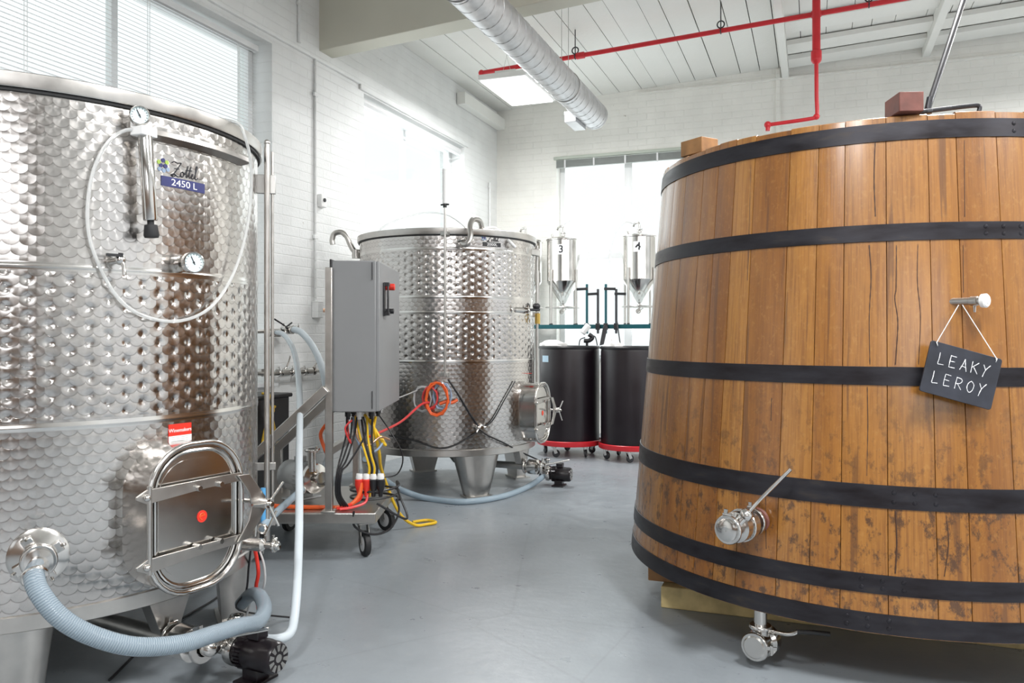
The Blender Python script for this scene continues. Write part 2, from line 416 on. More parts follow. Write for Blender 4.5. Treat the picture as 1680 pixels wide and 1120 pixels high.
def ribbed():
    m = mat('ribbed_clear_hose', (.40, .50, .58), .2, 0, .04, trans=.3); nt = m.node_tree; g = N(nt); b = nt.nodes['Principled BSDF']
    sp = g.n('ShaderNodeSeparateXYZ'); g.put(sp.inputs[0], g.n('ShaderNodeUVMap').outputs[0])
    w = g.m('SINE', g.m('MULTIPLY', g.m('ADD', sp.outputs[1], g.m('MULTIPLY', sp.outputs[0], .008)), 2 * PI / .006))
    g.put(b.inputs['Normal'], g.bump(w, .6, .0007))
    g.put(b.inputs['Base Color'], g.ramp(g.mapr(w, -1, 1), [(.2, (.25, .32, .38)), (.8, (.38, .45, .50))])); return m
m_rib = ribbed()
# ================================================================= THE ROOM
XL, YB, XR, YF, ZT = -3.62, 9.2, 5.6, -4.2, 4.6
W1 = (1.2, 4.82, .78, 3.22); W2 = (6.08, 8.22, .78, 3.22)           # windows in the left wall: Y0, Y1, Z0, Z1
W3 = (-2.86, -1.2, .85, 3.22)                                       # window in the back wall: X0, X1, Z0, Z1
b = M(); b.box(((XL + XR) / 2, (YF + YB) / 2, -.05), (XR - XL + .6, YB - YF + .6, .1)); struct('floor', b, m_floor)
def wall_x(name, x, t, wins, m, y0, y1):
    b = M(); ys = y0
    for (a, c, z0, z1) in wins:
        b.box((x - t / 2, (ys + a) / 2, ZT / 2), (t, a - ys, ZT))
        b.box((x - t / 2, (a + c) / 2, z0 / 2), (t, c - a, z0)); b.box((x - t / 2, (a + c) / 2, (z1 + ZT) / 2), (t, c - a, ZT - z1)); ys = c
    b.box((x - t / 2, (ys + y1) / 2, ZT / 2), (t, y1 - ys, ZT)); return struct(name, b, m, flat=True)
wall_x('wall_left', XL, .3, [W1, W2], m_wallL, YF, YB)
wall_x('wall_right', XR + .3, .3, [(.5, 3.5, .78, 3.22), (5, 8, .78, 3.22)], m_wallL, YF, YB)
def wall_y(name, y, t, wins, m):
    b = M(); xs = XL - .3
    for (a, c, z0, z1) in wins:
        b.box(((xs + a) / 2, y + t / 2, ZT / 2), (a - xs, t, ZT))
        b.box(((a + c) / 2, y + t / 2, z0 / 2), (c - a, t, z0)); b.box(((a + c) / 2, y + t / 2, (z1 + ZT) / 2), (c - a, t, ZT - z1)); xs = c
    b.box(((xs + XR + .3) / 2, y + t / 2, ZT / 2), (XR + .3 - xs, t, ZT)); return struct(name, b, m, flat=True)
wall_y('wall_back', YB, .3, [W3], m_wallB)
wall_y('wall_front_unseen', YF - .3, .3, [(-2.2, -.6, 1.5, 3.22), (.6, 4.4, 1.6, 3.3)], mat('brown_unseen_front_wall', (.30, .24, .20), .7, 0, .35, 4))  # unseen wall; dark tone and wide opening set for reflections in the tanks
b = M(); b.box(((XL + XR) / 2, YF + .01, .6), (XR - XL, .04, 1.2)); struct('reflection_panel_front', b, mat('brown_reflection_panel', (.20, .12, .075), .5, 0, .3, 3), bevel=.004)  # panel added behind the camera for warm brown reflections in the steel
# board ceiling, pitched gently up to the right
sl = .05; zc = lambda x: 3.86 + sl * (x - XL)
b = M(); rr = random.Random(3); x = XL
while x < XR:
    w = rr.choice([.17, .2, .2, .23, .26]); x2 = min(x + w, XR); gp = rr.choice([.003, .004, .006, .010])
    b.cur = 0; b.tn = rr.random(); b.bar(((x + x2) / 2, YF, zc((x + x2) / 2) + .02), ((x + x2) / 2, YB, zc((x + x2) / 2) + .02), x2 - x - gp, .03, (-sl, 0, 1)); x = x2
b.cur = 1; b.tn = .5; b.bar(((XL + XR) / 2, YF, zc((XL + XR) / 2) + .06), ((XL + XR) / 2, YB, zc((XL + XR) / 2) + .06), XR - XL + .3, .04, (-sl, 0, 1))
struct('ceiling', b, [m_boards, m_gap], flat=True)
# main girder across the room
b = M(); b.bar((XL - .05, 5.505, 3.66), (XR + .05, 5.505, 3.66 + .066 * (XR - XL)), .19, .60)
struct('trim_1', b, m_beam, bevel=.006, label='cream painted girder crossing the room under the ceiling')
k = 2
for xx, y0 in ((-.285, 5.6), (1.07, 5.6)):                            # joists
    b = M(); b.box((xx, (y0 + YB) / 2, zc(xx) - .06), (.07, YB - y0, .13)); struct('trim_%d' % k, b, m_boards, bevel=.004, label='white painted ceiling joist'); k += 1
for yy in (8.95, 8.5, 7.9):                                           # cross planks between the joists
    b = M(); b.bar((-.25, yy, zc(-.25) - .03), (1.035, yy, zc(1.035) - .03), .28, .05, (0, 0, 1)); struct('trim_%d' % k, b, m_boards, bevel=.004, label='cream cross plank between ceiling joists'); k += 1
    b = M(); b.bar((1.105, yy, zc(1.105) - .03), (3.2, yy, zc(3.2) - .03), .28, .05, (0, 0, 1)); struct('trim_%d' % k, b, m_boards, bevel=.004, label='cream cross plank right of the second joist'); k += 1
b = M(); b.box((-3.565, 8.6, 3.70), (.10, 1.2, .13)); struct('trim_%d' % k, b, m_boards, bevel=.004, label='boxed timber ledger in the back left corner'); k += 1
b = M(); b.box((XL + .012, 2.8, 3.285), (.03, 6.4, .03)); struct('trim_%d' % k, b, m_wallL, bevel=.006, label='thin plaster ledge above the blinds'); k += 1
b = M(); b.box((XL + .010, 7.15, 3.255), (.022, 2.3, .05)); struct('trim_%d' % k, b, m_wallL, bevel=.006, label='lintel above the bare window'); k += 1
b = M(); b.box((1.2, YB - .012, 3.9), (XR - XL - 3, .03, .02)); struct('trim_%d' % k, b, m_wallB, label='narrow ledge along the top of the back wall'); k += 1
b = M(); b.box((-.36, YB - .01, 2.0), (.05, .025, 4.02)); struct('trim_%d' % k, b, m_wallB, bevel=.008, label='plaster joint strip on the back wall'); k += 1

def window_x(n, w, mull, trans, sash=.05):
    y0, y1, z0, z1 = w; x = XL - .2; b = M(); s2 = sash
    for yy in (y0 + s2 / 2, y1 - s2 / 2): b.box((x, yy, (z0 + z1) / 2), (.07, s2, z1 - z0))
    for zz in (z0 + s2 / 2, z1 - s2 / 2): b.box((x, (y0 + y1) / 2, zz), (.07, y1 - y0, s2))
    for yy in mull: b.box((x, yy, (z0 + z1) / 2), (.05, .045, z1 - z0))
    for zz in trans: b.box((x, (y0 + y1) / 2, zz), (.045, y1 - y0, .035))
    o = struct('window_%d' % n, b, m_frame, bevel=.004)
    g = M(); g.box((x, (y0 + y1) / 2, (z0 + z1) / 2), (.006, y1 - y0 - .02, z1 - z0 - .02)); struct('pane', g, m_glass, parent=o)
    q = M(); q.box((XL - .05, (y0 + y1) / 2, z0 + .015), (.22, y1 - y0 - .01, .03)); struct('sill', q, m_frame, parent=o, bevel=.004)
window_x(1, W1, (2.4, 3.6), (2.0,)); window_x(2, W2, (7.15,), (2.6, 1.9))
b = M(); y = YB + .18; x0, x1, z0, z1 = W3
for xx, ww in ((x0 + .03, .06), (x1 - .03, .06), (-2.03, .09)): b.box((xx, y, (z0 + z1) / 2), (ww, .07, z1 - z0))
for zz in (z0 + .03, z1 - .03): b.box(((x0 + x1) / 2, y, zz), (x1 - x0, .07, .06))
b.box(((x0 - 2.03) / 2, y, 2.08), (-2.03 - x0, .07, .07)); b.box(((x1 - 2.03) / 2, y, 2.08), (x1 + 2.03, .07, .07))
o = struct('window_3', b, m_frame, bevel=.004)
g = M(); g.box(((x0 + x1) / 2, y, (z0 + z1) / 2), (x1 - x0 - .02, .006, z1 - z0 - .02)); struct('pane', g, m_glass, parent=o)
g = M(); g.box(((x0 + x1) / 2, YB + .05, z0 + .015), (x1 - x0 - .01, .22, .03)); struct('sill', g, m_frame, parent=o, bevel=.004)

# venetian blind over window 1
t = thing('venetian_blind', 'long white venetian blind with closed slats over the left window', 'blind', (XL - .09, 3.0, .82))
b = M(); z = 3.14
while z > .86: b.box((XL - .09, 3.0, z), (.0012, 3.5, .0262), Ry(math.radians(-60)).to_3x3()); z -= .0248
obj('slats', b, m_slat, t, world=True, flat=True)
b = M(); b.box((XL - .09, 3.0, 3.17), (.045, 3.52, .04)); obj('headrail', b, m_frame, t, world=True, bevel=.003)
b = M(); b.box((XL - .09, 3.0, .84), (.03, 3.5, .018)); obj('bottom_rail', b, m_frame, t, world=True, bevel=.003)
for yy in (1.5, 2.16, 2.95, 3.75, 4.55):
    b = M()
    for dy in (-.009, .009): b.tube([(XL - .072, yy + dy, 3.15), (XL - .072, yy + dy, .85)], .0016, 5)
    for i in range(90): b.tube([(XL - .072, yy - .009, .86 + i * .0254), (XL - .072, yy + .009, .86 + i * .0254)], .0009, 4, cap=False)
    obj('ladder_cord', b, m_white, t, world=True)
b = M(); b.tube([(XL - .055, 2.32, 3.13), (XL - .05, 2.32, 1.6)], .005, 8); obj('tilt_wand', b, m_clear, t, world=True)
def wallthing(name, label, cat, b, m, loc, **k):
    t = thing(name, label, cat, loc)
    obj(k.get('part', 'body'), b, m, t, world=True, bevel=k.get('bevel', 0)); return t
# rolled shades
t = thing('roller_shade', 'rolled up white shade at the top of the bare window on the left wall', 'window shade', (XL - .06, 7.15, 3.15))
b = M(); b.cyl((XL - .06, 6.11, 3.17), (XL - .06, 8.19, 3.17), .035, n=20); obj('roll', b, m_slat, t, world=True)
b = M(); b.box((XL - .03, 7.15, 3.115), (.02, 2.08, .02)); obj('bottom_bar', b, m_frame, t, world=True, bevel=.003)
t = thing('raised_blind', 'raised grey green venetian blind bunched at the head of the back window', 'blind', (-2.03, YB + .02, 3.15))
b = M(); b.box((-2.03, YB + .0, 3.235), (1.72, .05, .035)); obj('headrail', b, mat('sage_rail', (.5, .54, .47), .4), t, world=True, bevel=.004)
b = M()
for i in range(12): b.box((-2.03, YB + .0, 3.205 - i * .0075), (1.66, .04, .0035))
obj('slat_stack', b, mat('grey_slats', (.42, .44, .42), .5), t, world=True)
for xx in (-2.75, -2.4, -2.03, -1.66, -1.31):
    b = M(); b.box((xx, YB - .023, 3.16), (.02, .004, .1)); obj('ladder_tape', b, m_slat, t, world=True)

# spiral duct with register
t = thing('spiral_duct', 'round grey spiral ventilation duct hanging under the ceiling', 'duct', (-1.977, 4.0, 3.25))
b = M(); pr = [(.0, 0), (.12, 0), (.125, .005)]; y = .04
L = 10.4
b.lathe([(.128, 0), (.128, L)], 40, frame((-1.977, 7.59, 3.25), (0, -1, 0)))
obj('duct_tube', b, m_galv, t, world=True)
b = M()
h = [(.1295 * math.cos(a), .1295 * math.sin(a), a / (2 * PI) * .14) for a in [i * PI / 9 for i in range(int(L / .14) * 18)]]
fm = frame((-1.977, 7.59, 3.25), (0, -1, 0)); b.tube([fm @ Vector(p) for p in h], .0022, 4, cap=False); obj('spiral_seam', b, m_galv, t, world=True)
b = M(); b.lathe([(.0, -.012), (.118, -.012), (.130, 0), (.131, .03), (.128, .035)], 40, fm); obj('end_cap', b, m_galv, t, world=True)
b = M(); b.box((-2.10, 7.35, 3.155), (.11, .34, .10)); obj('side_register', b, m_galv, t, world=True, bevel=.003)
for yy in (6.6, 4.4, 2.2):
    b = M()
    for dx in (-.03, .03): b.tube([(-1.977 + dx, yy, 3.37), (-1.977 + dx, yy, zc(-1.98) + .01)], .0025, 5)
    b.torus((-1.977, yy, 3.25), (0, 1, 0), .131, .004, 36, 5); obj('hanger_wire', b, m_dull, t, world=True)

# hanging light
t = thing('hanging_light', 'white rectangular fluorescent fixture hanging beside the duct', 'ceiling light', (-2.6, 7.15, 3.44))
b = M(); b.box((-2.6, 7.15, 3.455), (.46, .86, .05)); b.box((-2.6, 7.15, 3.50), (.2, .7, .05)); obj('housing', b, m_white, t, world=True, bevel=.006)
b = M(); b.box((-2.6, 7.15, 3.426), (.42, .82, .012)); obj('diffuser', b, m_lampw, t, world=True)
for y in (6.85, 7.45):
    b = M(); b.tube([(-2.64, y, 3.52), (-2.6, y, 3.66), (-2.56, y, 3.52)], .002, 5); b.tube([(-2.6, y, 3.66), (-2.6, y, zc(-2.6))], .002, 5); obj('chain', b, m_dull, t, world=True)
area('fixture_light', (-2.6, 7.15, 3.41), (0, 0, 0), .4, .8, 50)
for i, (x, y) in enumerate(((-.7, -.6), (.9, 1.2), (.6, 4.2), (3.4, 1.2), (3.4, 4.2), (2.6, 7.4))):  # unseen fixtures; the last is added to lift the dim back wall
    q = dup(t, (x, y, 3.6), label='')
    q['label'] = 'white rectangular fluorescent fixture out of sight above the %s' % ('entrance', 'aisle', 'oak vat', 'right front aisle', 'right rear corner', 'back right corner, added to brighten the back wall', 'right entrance')[i]
    area('fixture_light', (x, y, 3.565), (0, 0, 0), .4, .8, 85)

# sprinkler pipes
slp = lambda x: 3.65 + .05 * (x + 2.98)
t = thing('sprinkler_pipe', 'long red sprinkler pipe running across under the ceiling', 'pipe', (-2.98, 7.17, 3.65))
b = M(); b.tube([(-2.98, 7.17, slp(-2.98)), (2.4, 7.17, slp(2.4))], .021, 14); obj('pipe', b, m_red, t, world=True)
for x in (-2.0, .02, .93): b = M(); b.cyl((x - .04, 7.17, slp(x - .04)), (x + .04, 7.17, slp(x + .04)), .030, n=16, bev=.005); obj('coupling', b, m_red, t, world=True)
b = M(); b.ball((-2.98, 7.17, slp(-2.98)), .03); obj('elbow', b, m_red, t, world=True)
b = M(); b.cyl((-2.98, 7.17, 3.64), (-2.98, 7.17, 3.585), .016); b.cyl((-2.98, 7.17, 3.583), (-2.98, 7.17, 3.579), .03); obj('sprinkler_head', b, m_red, t, world=True)
for x in (-2.05, -.75, .42):
    b = M(); b.tube([(x, 7.17, slp(x) + .02), (x, 7.17, zc(x) + .01)], .005, 6); b.torus((x, 7.17, slp(x) + .055), (0, 1, 0), .03, .006, 20, 6); b.torus((x, 7.17, slp(x)), (1, 0, 0), .024, .005, 16, 6); obj('pipe_hanger', b, m_dark, t, world=True)
t = thing('sprinkler_drop', 'vertical red drop pipe with a sprinkler head above the oak vat', 'pipe', (.02, 7.09, 2.92))
b = M(); b.cyl((.02, 7.09, 3.40), (.02, 7.09, 3.99), .032, n=18); b.ball((.02, 7.09, 3.40), .042); b.cyl((.02, 7.09, 3.40), (.02, 7.09, 3.47), .042, n=18, bev=.006)
obj('main_drop', b, m_red, t, world=True)
b = M(); b.tube(spline([(.02, 7.09, 3.40), (.022, 7.09, 3.1), (.025, 7.09, 2.95), (.0, 7.09, 2.92), (-.35, 7.10, 2.90)], 6), .016, 12); b.ball((.02, 7.09, 2.93), .026); obj('branch', b, m_red, t, world=True)
b = M(); b.ball((-.36, 7.10, 2.90), .03); b.cyl((-.36, 7.10, 2.90), (-.36, 7.10, 2.85), .018); obj('sprinkler_head', b, m_red, t, world=True)

# conduits and boxes
def conduit(label, pts, r=.011, clips=(), m=m_white):
    t = thing('conduit', label, 'conduit', pts[0]); b = M(); b.tube(pts, r, 10); obj('tube', b, m, t, world=True)
    for c in clips:
        b = M(); b.box(c, (.02, .05, .03)); obj('clip', b, m, t, world=True, bevel=.003)
    return t
cx = XL + .012
ya = 5.34; conduit('white conduit dropping down the left wall behind the control cabinet', [(cx, ya, 3.30), (cx, ya, 1.40)], .010, [(cx, ya, 3.0), (cx, ya, 1.9)], m_wallL)
conduit('white conduit climbing the wall above the girder corner', [(cx, 5.13, 3.33), (cx, 5.13, 3.9)], .014, [(cx, 5.13, 3.62)], m_wallL)
conduit('thin white pipe in the back left corner', [(XL + .02, 8.92, .1), (XL + .02, 8.92, 2.95)], .014, [(XL + .02, 8.92, 2.9)], m_wallL)
p = (-3.6,5.423,2.265)
t = thing('thermostat', 'small white wall sensor with black lens between the windows', 'wall box', p)
b = M(); b.box((XL + .02, 5.42, 2.19), (.04, .075, .10)); obj('cover', b, m_white, t, world=True, bevel=.006)
b = M(); b.cyl((XL + .035, 5.42, 2.195), (XL + .048, 5.42, 2.195), .015); obj('lens', b, m_black, t, world=True)
t = thing('outlet_box', 'white junction box with orange plug low on the left wall', 'wall box', (XL + .03, 5.34, 1.32))
b = M(); b.box((XL + .03, 5.34, 1.34), (.06, .07, .13)); obj('cover', b, m_wallL, t, world=True, bevel=.006)
b = M(); b.cyl((XL + .04, 5.37, 1.335), (XL + .04, 5.47, 1.335), .016, n=12); obj('plug', b, m_copper, t, world=True)

# ================================================================= STEEL TANKS
def gauge(parent, m, R, facem, name='thermometer'):
    o = M(); o.lathe([(0, 0), (R * .8, 0), (R, .006), (R, .026), (R * .9, .030), (R * .86, .024)], 32, m); g = obj(name, o, m_steel, parent, world=True)
    f = M(); f.lathe([(R * .87, .0235), (0, .0235)], 32, m); obj('dial', f, facem, g, world=True)
    n = M()
    for i in range(13):
        a = math.radians(-40 + 260 * i / 12); n.bar(m @ Vector((math.cos(a) * R * .66, math.sin(a) * R * .66, .0242)), m @ Vector((math.cos(a) * R * .8, math.sin(a) * R * .8, .0242)), .0014, .0006, m.col[2].to_3d())
    a = math.radians(115); n.bar(m @ Vector((-math.cos(a) * R * .25, -math.sin(a) * R * .25, .0255)), m @ Vector((math.cos(a) * R * .62, math.sin(a) * R * .62, .0255)), .003, .001, m.col[2].to_3d())
    n.cyl(m @ Vector((0, 0, .024)), m @ Vector((0, 0, .027)), R * .09, n=12)
    obj('needle', n, m_ink, g, world=True); return g
def clampring(b, c, ax, R, w=.014):
    c = Vector(c); ax = Vector(ax).normalized(); b.lathe([(R * .6, -w / 2), (R, -w / 2), (R + .003, -w * .2), (R + .003, w * .2), (R, w / 2), (R * .6, w / 2)], 26, frame(c, ax))
def wingnut(b, c, ax):
    f = frame(c, ax); b.cyl(f @ Vector((0, 0, -.014)), f @ Vector((0, 0, .018)), .005, n=10)
    b.box(f @ Vector((0, 0, .008)), (.034, .005, .012), f.to_3x3())
def ball_valve(parent, p, ax, L=.13, r=.019, handle=None, cap=True, name='valve', hlen=.13, hm=None, hp=.45):
    """pipe valve along ax from p, lever handle towards vector handle"""
    f = frame(p, ax); b = M()
    b.lathe([(0, 0), (r * .7, 0), (r * .7, L * .2), (r * 1.5, L * .24), (r * 1.5, L * .7), (r * .7, L * .76), (r * .7, L)], 26, f)
    obj_ = obj(name, b, m_steel, parent, world=True)
    for q in (.03, .97):
        c = M(); clampring(c, f @ Vector((0, 0, L * q)), ax, r * 1.35); wingnut(c, f @ Vector((r * 1.45, 0, L * q)), f.col[1].to_3d()); obj('clamp', c, m_steel, obj_, world=True)
    if cap:
        c = M(); c.lathe([(0, L + .012), (r * .8, L + .014), (r * 1.1, L + .008), (r * 1.1, L), (0, L)], 26, f); obj('end_cap', c, m_steel, obj_, world=True)
    if handle is not None:
        hv = Vector(handle).normalized(); st = f @ Vector((0, 0, L * hp)); side = hv.cross(f.col[2].to_3d())
        up = frame(st, hv).col[2].to_3d(); c = M(); c.cyl(st, st + up * r * 2.2, r * .55, n=16, bev=.002)
        if hp > .5: c.ball(st + up * r * 1.7, r * .68); c.tube([f @ Vector((r * 1.56 * math.cos(i * PI / 12), r * 1.56 * math.sin(i * PI / 12), L * .47)) for i in range(24)], r * .10, 6, closed=True)
        q = st + up * r * 2.0; c.tube(spline([q, q + up * hlen * .35 + f.col[2].to_3d() * .01, q + up * hlen], 5), [.006] * 11, 8); obj('lever', c, hm or m_steel, obj_, world=True)
    return obj_

def tank(name, label, cx, cy, r, z0, z1, seams, legr, legtop, legbot, mt):
    t = thing(name, label, 'steel tank', (cx, cy, 0)); w = dict(world=False)
    b = M(); b.lathe([(r, z0 + .002), (r, z1 - .02)], 160, R=r); obj('shell', b, mt, t, ang=60)
    b = M(); b.lathe([(0, z0 - .02), (r - .02, z0 + .004), (r - .001, z0 + .006)], 96); obj('tank_bottom', b, m_dull, t)
    b = M(); b.lathe([(r, z1 - .045), (r + .016, z1 - .045), (r + .018, z1 - .04), (r + .018, z1 - .003), (r + .013, z1), (r - .012, z1), (r - .012, z1 - .3)], 128); obj('top_collar', b, m_brush, t)
    b = M(); b.lathe([(r + .001, z1 - .055), (r + .009, z1 - .054), (r + .010, z1 - .046), (r + .001, z1 - .045)], 128); obj('rim_shadow_ring', b, m_rubber, t)  # black ring standing in for the shadow under the collar
    b = M(); b.lathe([(0, z1 - .10), (r - .03, z1 - .13), (r - .013, z1 - .12)], 96); obj('floating_lid', b, m_brush, t)
    b = M(); b.lathe([(r, z0 - .004), (r + .007, z0), (r + .007, z0 + .042), (r, z0 + .046)], 128); obj('bottom_rim', b, m_brush, t)
    for z in seams:
        b = M(); b.lathe([(r, z - .012), (r + .0015, z - .012), (r + .0018, z - .003), (r + .0028, z), (r + .0018, z + .003), (r + .0015, z + .012), (r, z + .012)], 128); obj('weld_seam', b, m_steel, t)
    for q in (45, 135, 225, 315):
        a = math.radians(q); b = M()
        f = T((legr * math.cos(a), legr * math.sin(a), 0)) @ Rz(a)
        pr = []
        for (hw, z, dp) in ((legbot, .012, .05), (legbot * 1.02, .02, .05), (legtop, z0 + .03, .075)):
            pr.append([f @ Vector((x, y, z)) for x, y in ((-dp, -hw), (dp * .4, -hw), (dp * .8, -hw * .7), (dp, -hw * .3), (dp, hw * .3), (dp * .8, hw * .7), (dp * .4, hw), (-dp, hw))])
        V = [v for g in pr for v in g]; F = [tuple(range(8))[::-1], tuple(range(16, 24))] + [(g * 8 + i, g * 8 + (i + 1) % 8, g * 8 + 8 + (i + 1) % 8, g * 8 + 8 + i) for g in range(2) for i in range(8)]
        b.add(V, F); o = obj('leg', b, m_brush, t, ang=60)
        b = M(); b.box(f @ Vector((0, 0, .006)), (.13, legbot * 2 + .03, .012), f.to_3x3()); obj('foot_plate', b, m_dull, o)
    return t
def manway(t, az, R, w, h, dep, cx, cy, big=True, sticker=True):
    f = radial(az[0], R, az[1], cx, cy); rr = w * .42
    b = M(); o = rrect(w, h, rr, 8); o2 = rrect(w - .02, h - .02, rr - .01, 8); n = len(o)
    V = [f @ Vector((x, y, z)) for z in (-.06, dep) for x, y in o] + [f @ Vector((x, y, dep)) for x, y in o2] + [f @ Vector((x, y, -.06)) for x, y in o2]
    F = [(k * n + i, k * n + (i + 1) % n, (k + 1) * n + (i + 1) % n, (k + 1) * n + i) for k in range(3) for i in range(n)]
    b.add(V, F); b.tube([f @ Vector((x, y, dep)) for x, y in rrect(w + .004, h + .004, rr, 8)], .0085, 8, closed=True)
    mw = obj('manway', b, m_steel, t, world=True, ang=50)
    b = M(); b.prism(rrect(w - .022, h - .022, rr - .012, 8), .004, f, dep - .012); b.tube([f @ Vector((x, y, dep - .004)) for x, y in rrect(w - .04, h - .04, rr - .02, 8)], .006, 8, closed=True)
    b.prism(rrect(w * .8, h * .8, rr * .75, 8), .006, f, dep - .012)
    d = obj('door', b, m_steel, mw, world=True)
    b = M()                                                            # straps, hinge and yoke
    for s in (1, -1):
        b = M(); y = s * h * .225; b.prism([(-w / 2 - .055, y - .012), (-w / 2 - .02, y - .03), (w * .05, y - .016), (w * .46, y - .014), (w * .46, y + .014), (w * .05, y + .014), (-w / 2 - .02, y + .012), (-w / 2 - .055, y - .004)], .007, f, dep + .010)
        b.box(f @ Vector((w * .1, y, dep + .004)), (w * .6, .006, .022), f.to_3x3()); obj('strap', b, m_brush, mw, world=True, bevel=.001)
    b = M(); b.cyl(f @ Vector((-w / 2 - .012, -h * .30, dep + .014)), f @ Vector((-w / 2 - .012, h * .27, dep + .014)), .007, n=12)
    obj('hinge_pin', b, m_brush, mw, world=True)
    b = M(); X = w * .46
    b.prism([(X - .02, h * .24), (X + .03, h * .235), (w * .5 + .085, .022), (w * .5 + .085, -.022), (X + .03, -h * .235), (X - .02, -h * .24), (X + .028, -h * .1), (X + .04, 0), (X + .028, h * .1)], .006, f, dep + .020)
    obj('yoke', b, m_brush, mw, world=True, bevel=.001)
    b = M(); q = w * .5 + .085
    b.cyl(f @ Vector((q - .01, 0, dep - .06)), f @ Vector((q - .01, 0, dep + .07)), .008, n=12); b.cyl(f @ Vector((q - .01, 0, dep + .02)), f @ Vector((q - .01, 0, dep + .055)), .018, n=20, bev=.003)
    for a in (0, 2 * PI / 3, 4 * PI / 3): b.tube([f @ Vector((q - .01, 0, dep + .05)), f @ Vector((q - .01 + .085 * math.cos(a + .9), .085 * math.sin(a + .9), dep + .065))], .0045, 8)
    obj('hand_screw', b, m_steel, mw, world=True)
    for s in (1, -1):
        for xx in (-.02, w * .3): b = M(); b.cyl(f @ Vector((xx * w * 2, s * h * .2, dep)), f @ Vector((xx * w * 2, s * h * .2, dep + .03)), .009, n=6); obj('bolt', b, m_steel, mw, world=True)
        b = M(); b.ball(f @ Vector((-w / 2 - .025, s * h * .225 - .01, dep + .022)), .011); obj('hinge_nut', b, m_steel, mw, world=True)
    if sticker:
        b = M(); b.prism(circ(.019), .001, f @ T((.02, -.005, 0)), dep - .005); b.cur = 1
        b.tube([f @ Vector((.02 + .010 * math.cos(a), -.005 + .010 * math.sin(a), dep - .0035)) for a in [i * PI / 8 for i in range(13)]], .0014, 5); b.bar(f @ Vector((.013, -.004, dep - .0035)), f @ Vector((.028, -.001, dep - .0035)), .003, .001, f.col[2].to_3d())
        obj('sticker', b, [m_redp, m_orange], mw, world=True, label='round red sticker on the door')
    return mw

AX, AY, AR = -2.705, 2.195, .79
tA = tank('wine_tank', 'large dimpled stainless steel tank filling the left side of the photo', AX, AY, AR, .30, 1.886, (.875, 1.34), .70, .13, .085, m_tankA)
azA = (-0.167,0.566); manway(tA, (azA[0] + .0, .572), AR, .34, .455, .112, AX, AY)
def rad(az, dr=0): return radial(az[0], AR + dr, az[1], AX, AY)
# warning label above the door
a = (-0.140,0.826); b = M(); b.prism(rrect(.088, .058, .002, 2), .001); b.cur = 1; b.prism([(-.044, -.029), (.044, -.029), (.044, -.009), (-.044, -.009)], .0006, t0=.001); b.cur = 2
for i in range(3): b.prism([(-.036, -.026 + i * .006), (.03, -.026 + i * .006), (.03, -.0245 + i * .006), (-.036, -.0245 + i * .006)], .0004, t0=.0016)
b.cur = 3; text(b, 'Winemakers', .017, T((0, .008, .001)), .0006)
obj('label_plate', bend(b, a, AR + .0012), [m_redp, m_white, m_grayc, m_white], tA, label='red and white sticker above the door')
# name plate
def strokes(b, L, w, m=Matrix.Identity(4)):
    for s in L:
        b.tube([m @ Vector((x, y, 0)) for x, y, _ in spline([(x, y, 0) for x, y in s], 5)], w / 2, 5)
ZOT = [[(0, .9), (.25, 1.02), (.5, .95), (.9, 1.0), (.75, .8), (.4, .35), (.05, -.02), (.3, .08), (.55, -.05), (.8, .02)], [(-.1, .0), (.15, .12), (.35, .02), (.1, -.1), (-.1, 0)], [(.25, .5), (.7, .55)],
       [(1.05, .38), (.9, .3), (.85, .1), (1.0, .0), (1.15, .15), (1.1, .35), (1.0, .36), (1.25, .3)], [(1.25, .2), (1.45, .5), (1.6, .9), (1.45, .3), (1.42, .05), (1.55, .05)], [(1.55, .1), (1.75, .5), (1.92, .9), (1.75, .3), (1.74, .05), (1.86, .05)],
       [(1.4, .55), (2.0, .6)], [(1.9, .15), (2.1, .25), (2.12, .36), (2.0, .33), (1.95, .12), (2.08, .02), (2.25, .12)], [(2.25, .15), (2.45, .55), (2.6, .95), (2.5, 1.0), (2.42, .6), (2.38, .1), (2.5, .03), (2.65, .15)]]
def brand(t, az, R, s, txt, bm, tm, lm=None, bw=.142):
    b = M(); strokes(b, [[(x * .032 * s - .028 * s, y * .036 * s + .016 * s) for x, y in q] for q in ZOT], .0024 * s); obj('script_logo', bend(b, az, R + .001), m_ink, t)
    b = M()
    for i, (x, y, c) in enumerate(((-.066, .044, 1), (-.054, .050, 0), (-.043, .046, 1), (-.060, .036, 0), (-.047, .036, 0), (-.052, .024, 2), (-.040, .028, 2), (-.064, .026, 2))):
        b.cur = c; b.prism(circ(.0056 * s, 14, x * s, y * s), .0006)
    obj('grape_emblem', bend(b, az, R + .001), [m_navy, lm or m_green, m_bluec], t)
    b = M(); n = 8; W = bw * s; H = .026 * s; x0 = -.060 * s
    for i in range(n):
        b.prism([(x0 + W * i / n, -.016 * s), (x0 + W * (i + 1) / n, -.016 * s), (x0 + W * (i + 1) / n, -.016 * s + H), (x0 + W * i / n, -.016 * s + H)], .0008)
    b.cur = 1; text(b, txt, .0245 * s, T((x0 + W / 2, -.0035 * s, .0008)), .0008, sx=1.25)
    obj('capacity_label', bend(b, az, R + .001), [bm, tm], t)
a = (-0.136,1.634); brand(tA, a, AR, 1.22, '2450 L', m_navy, m_white)
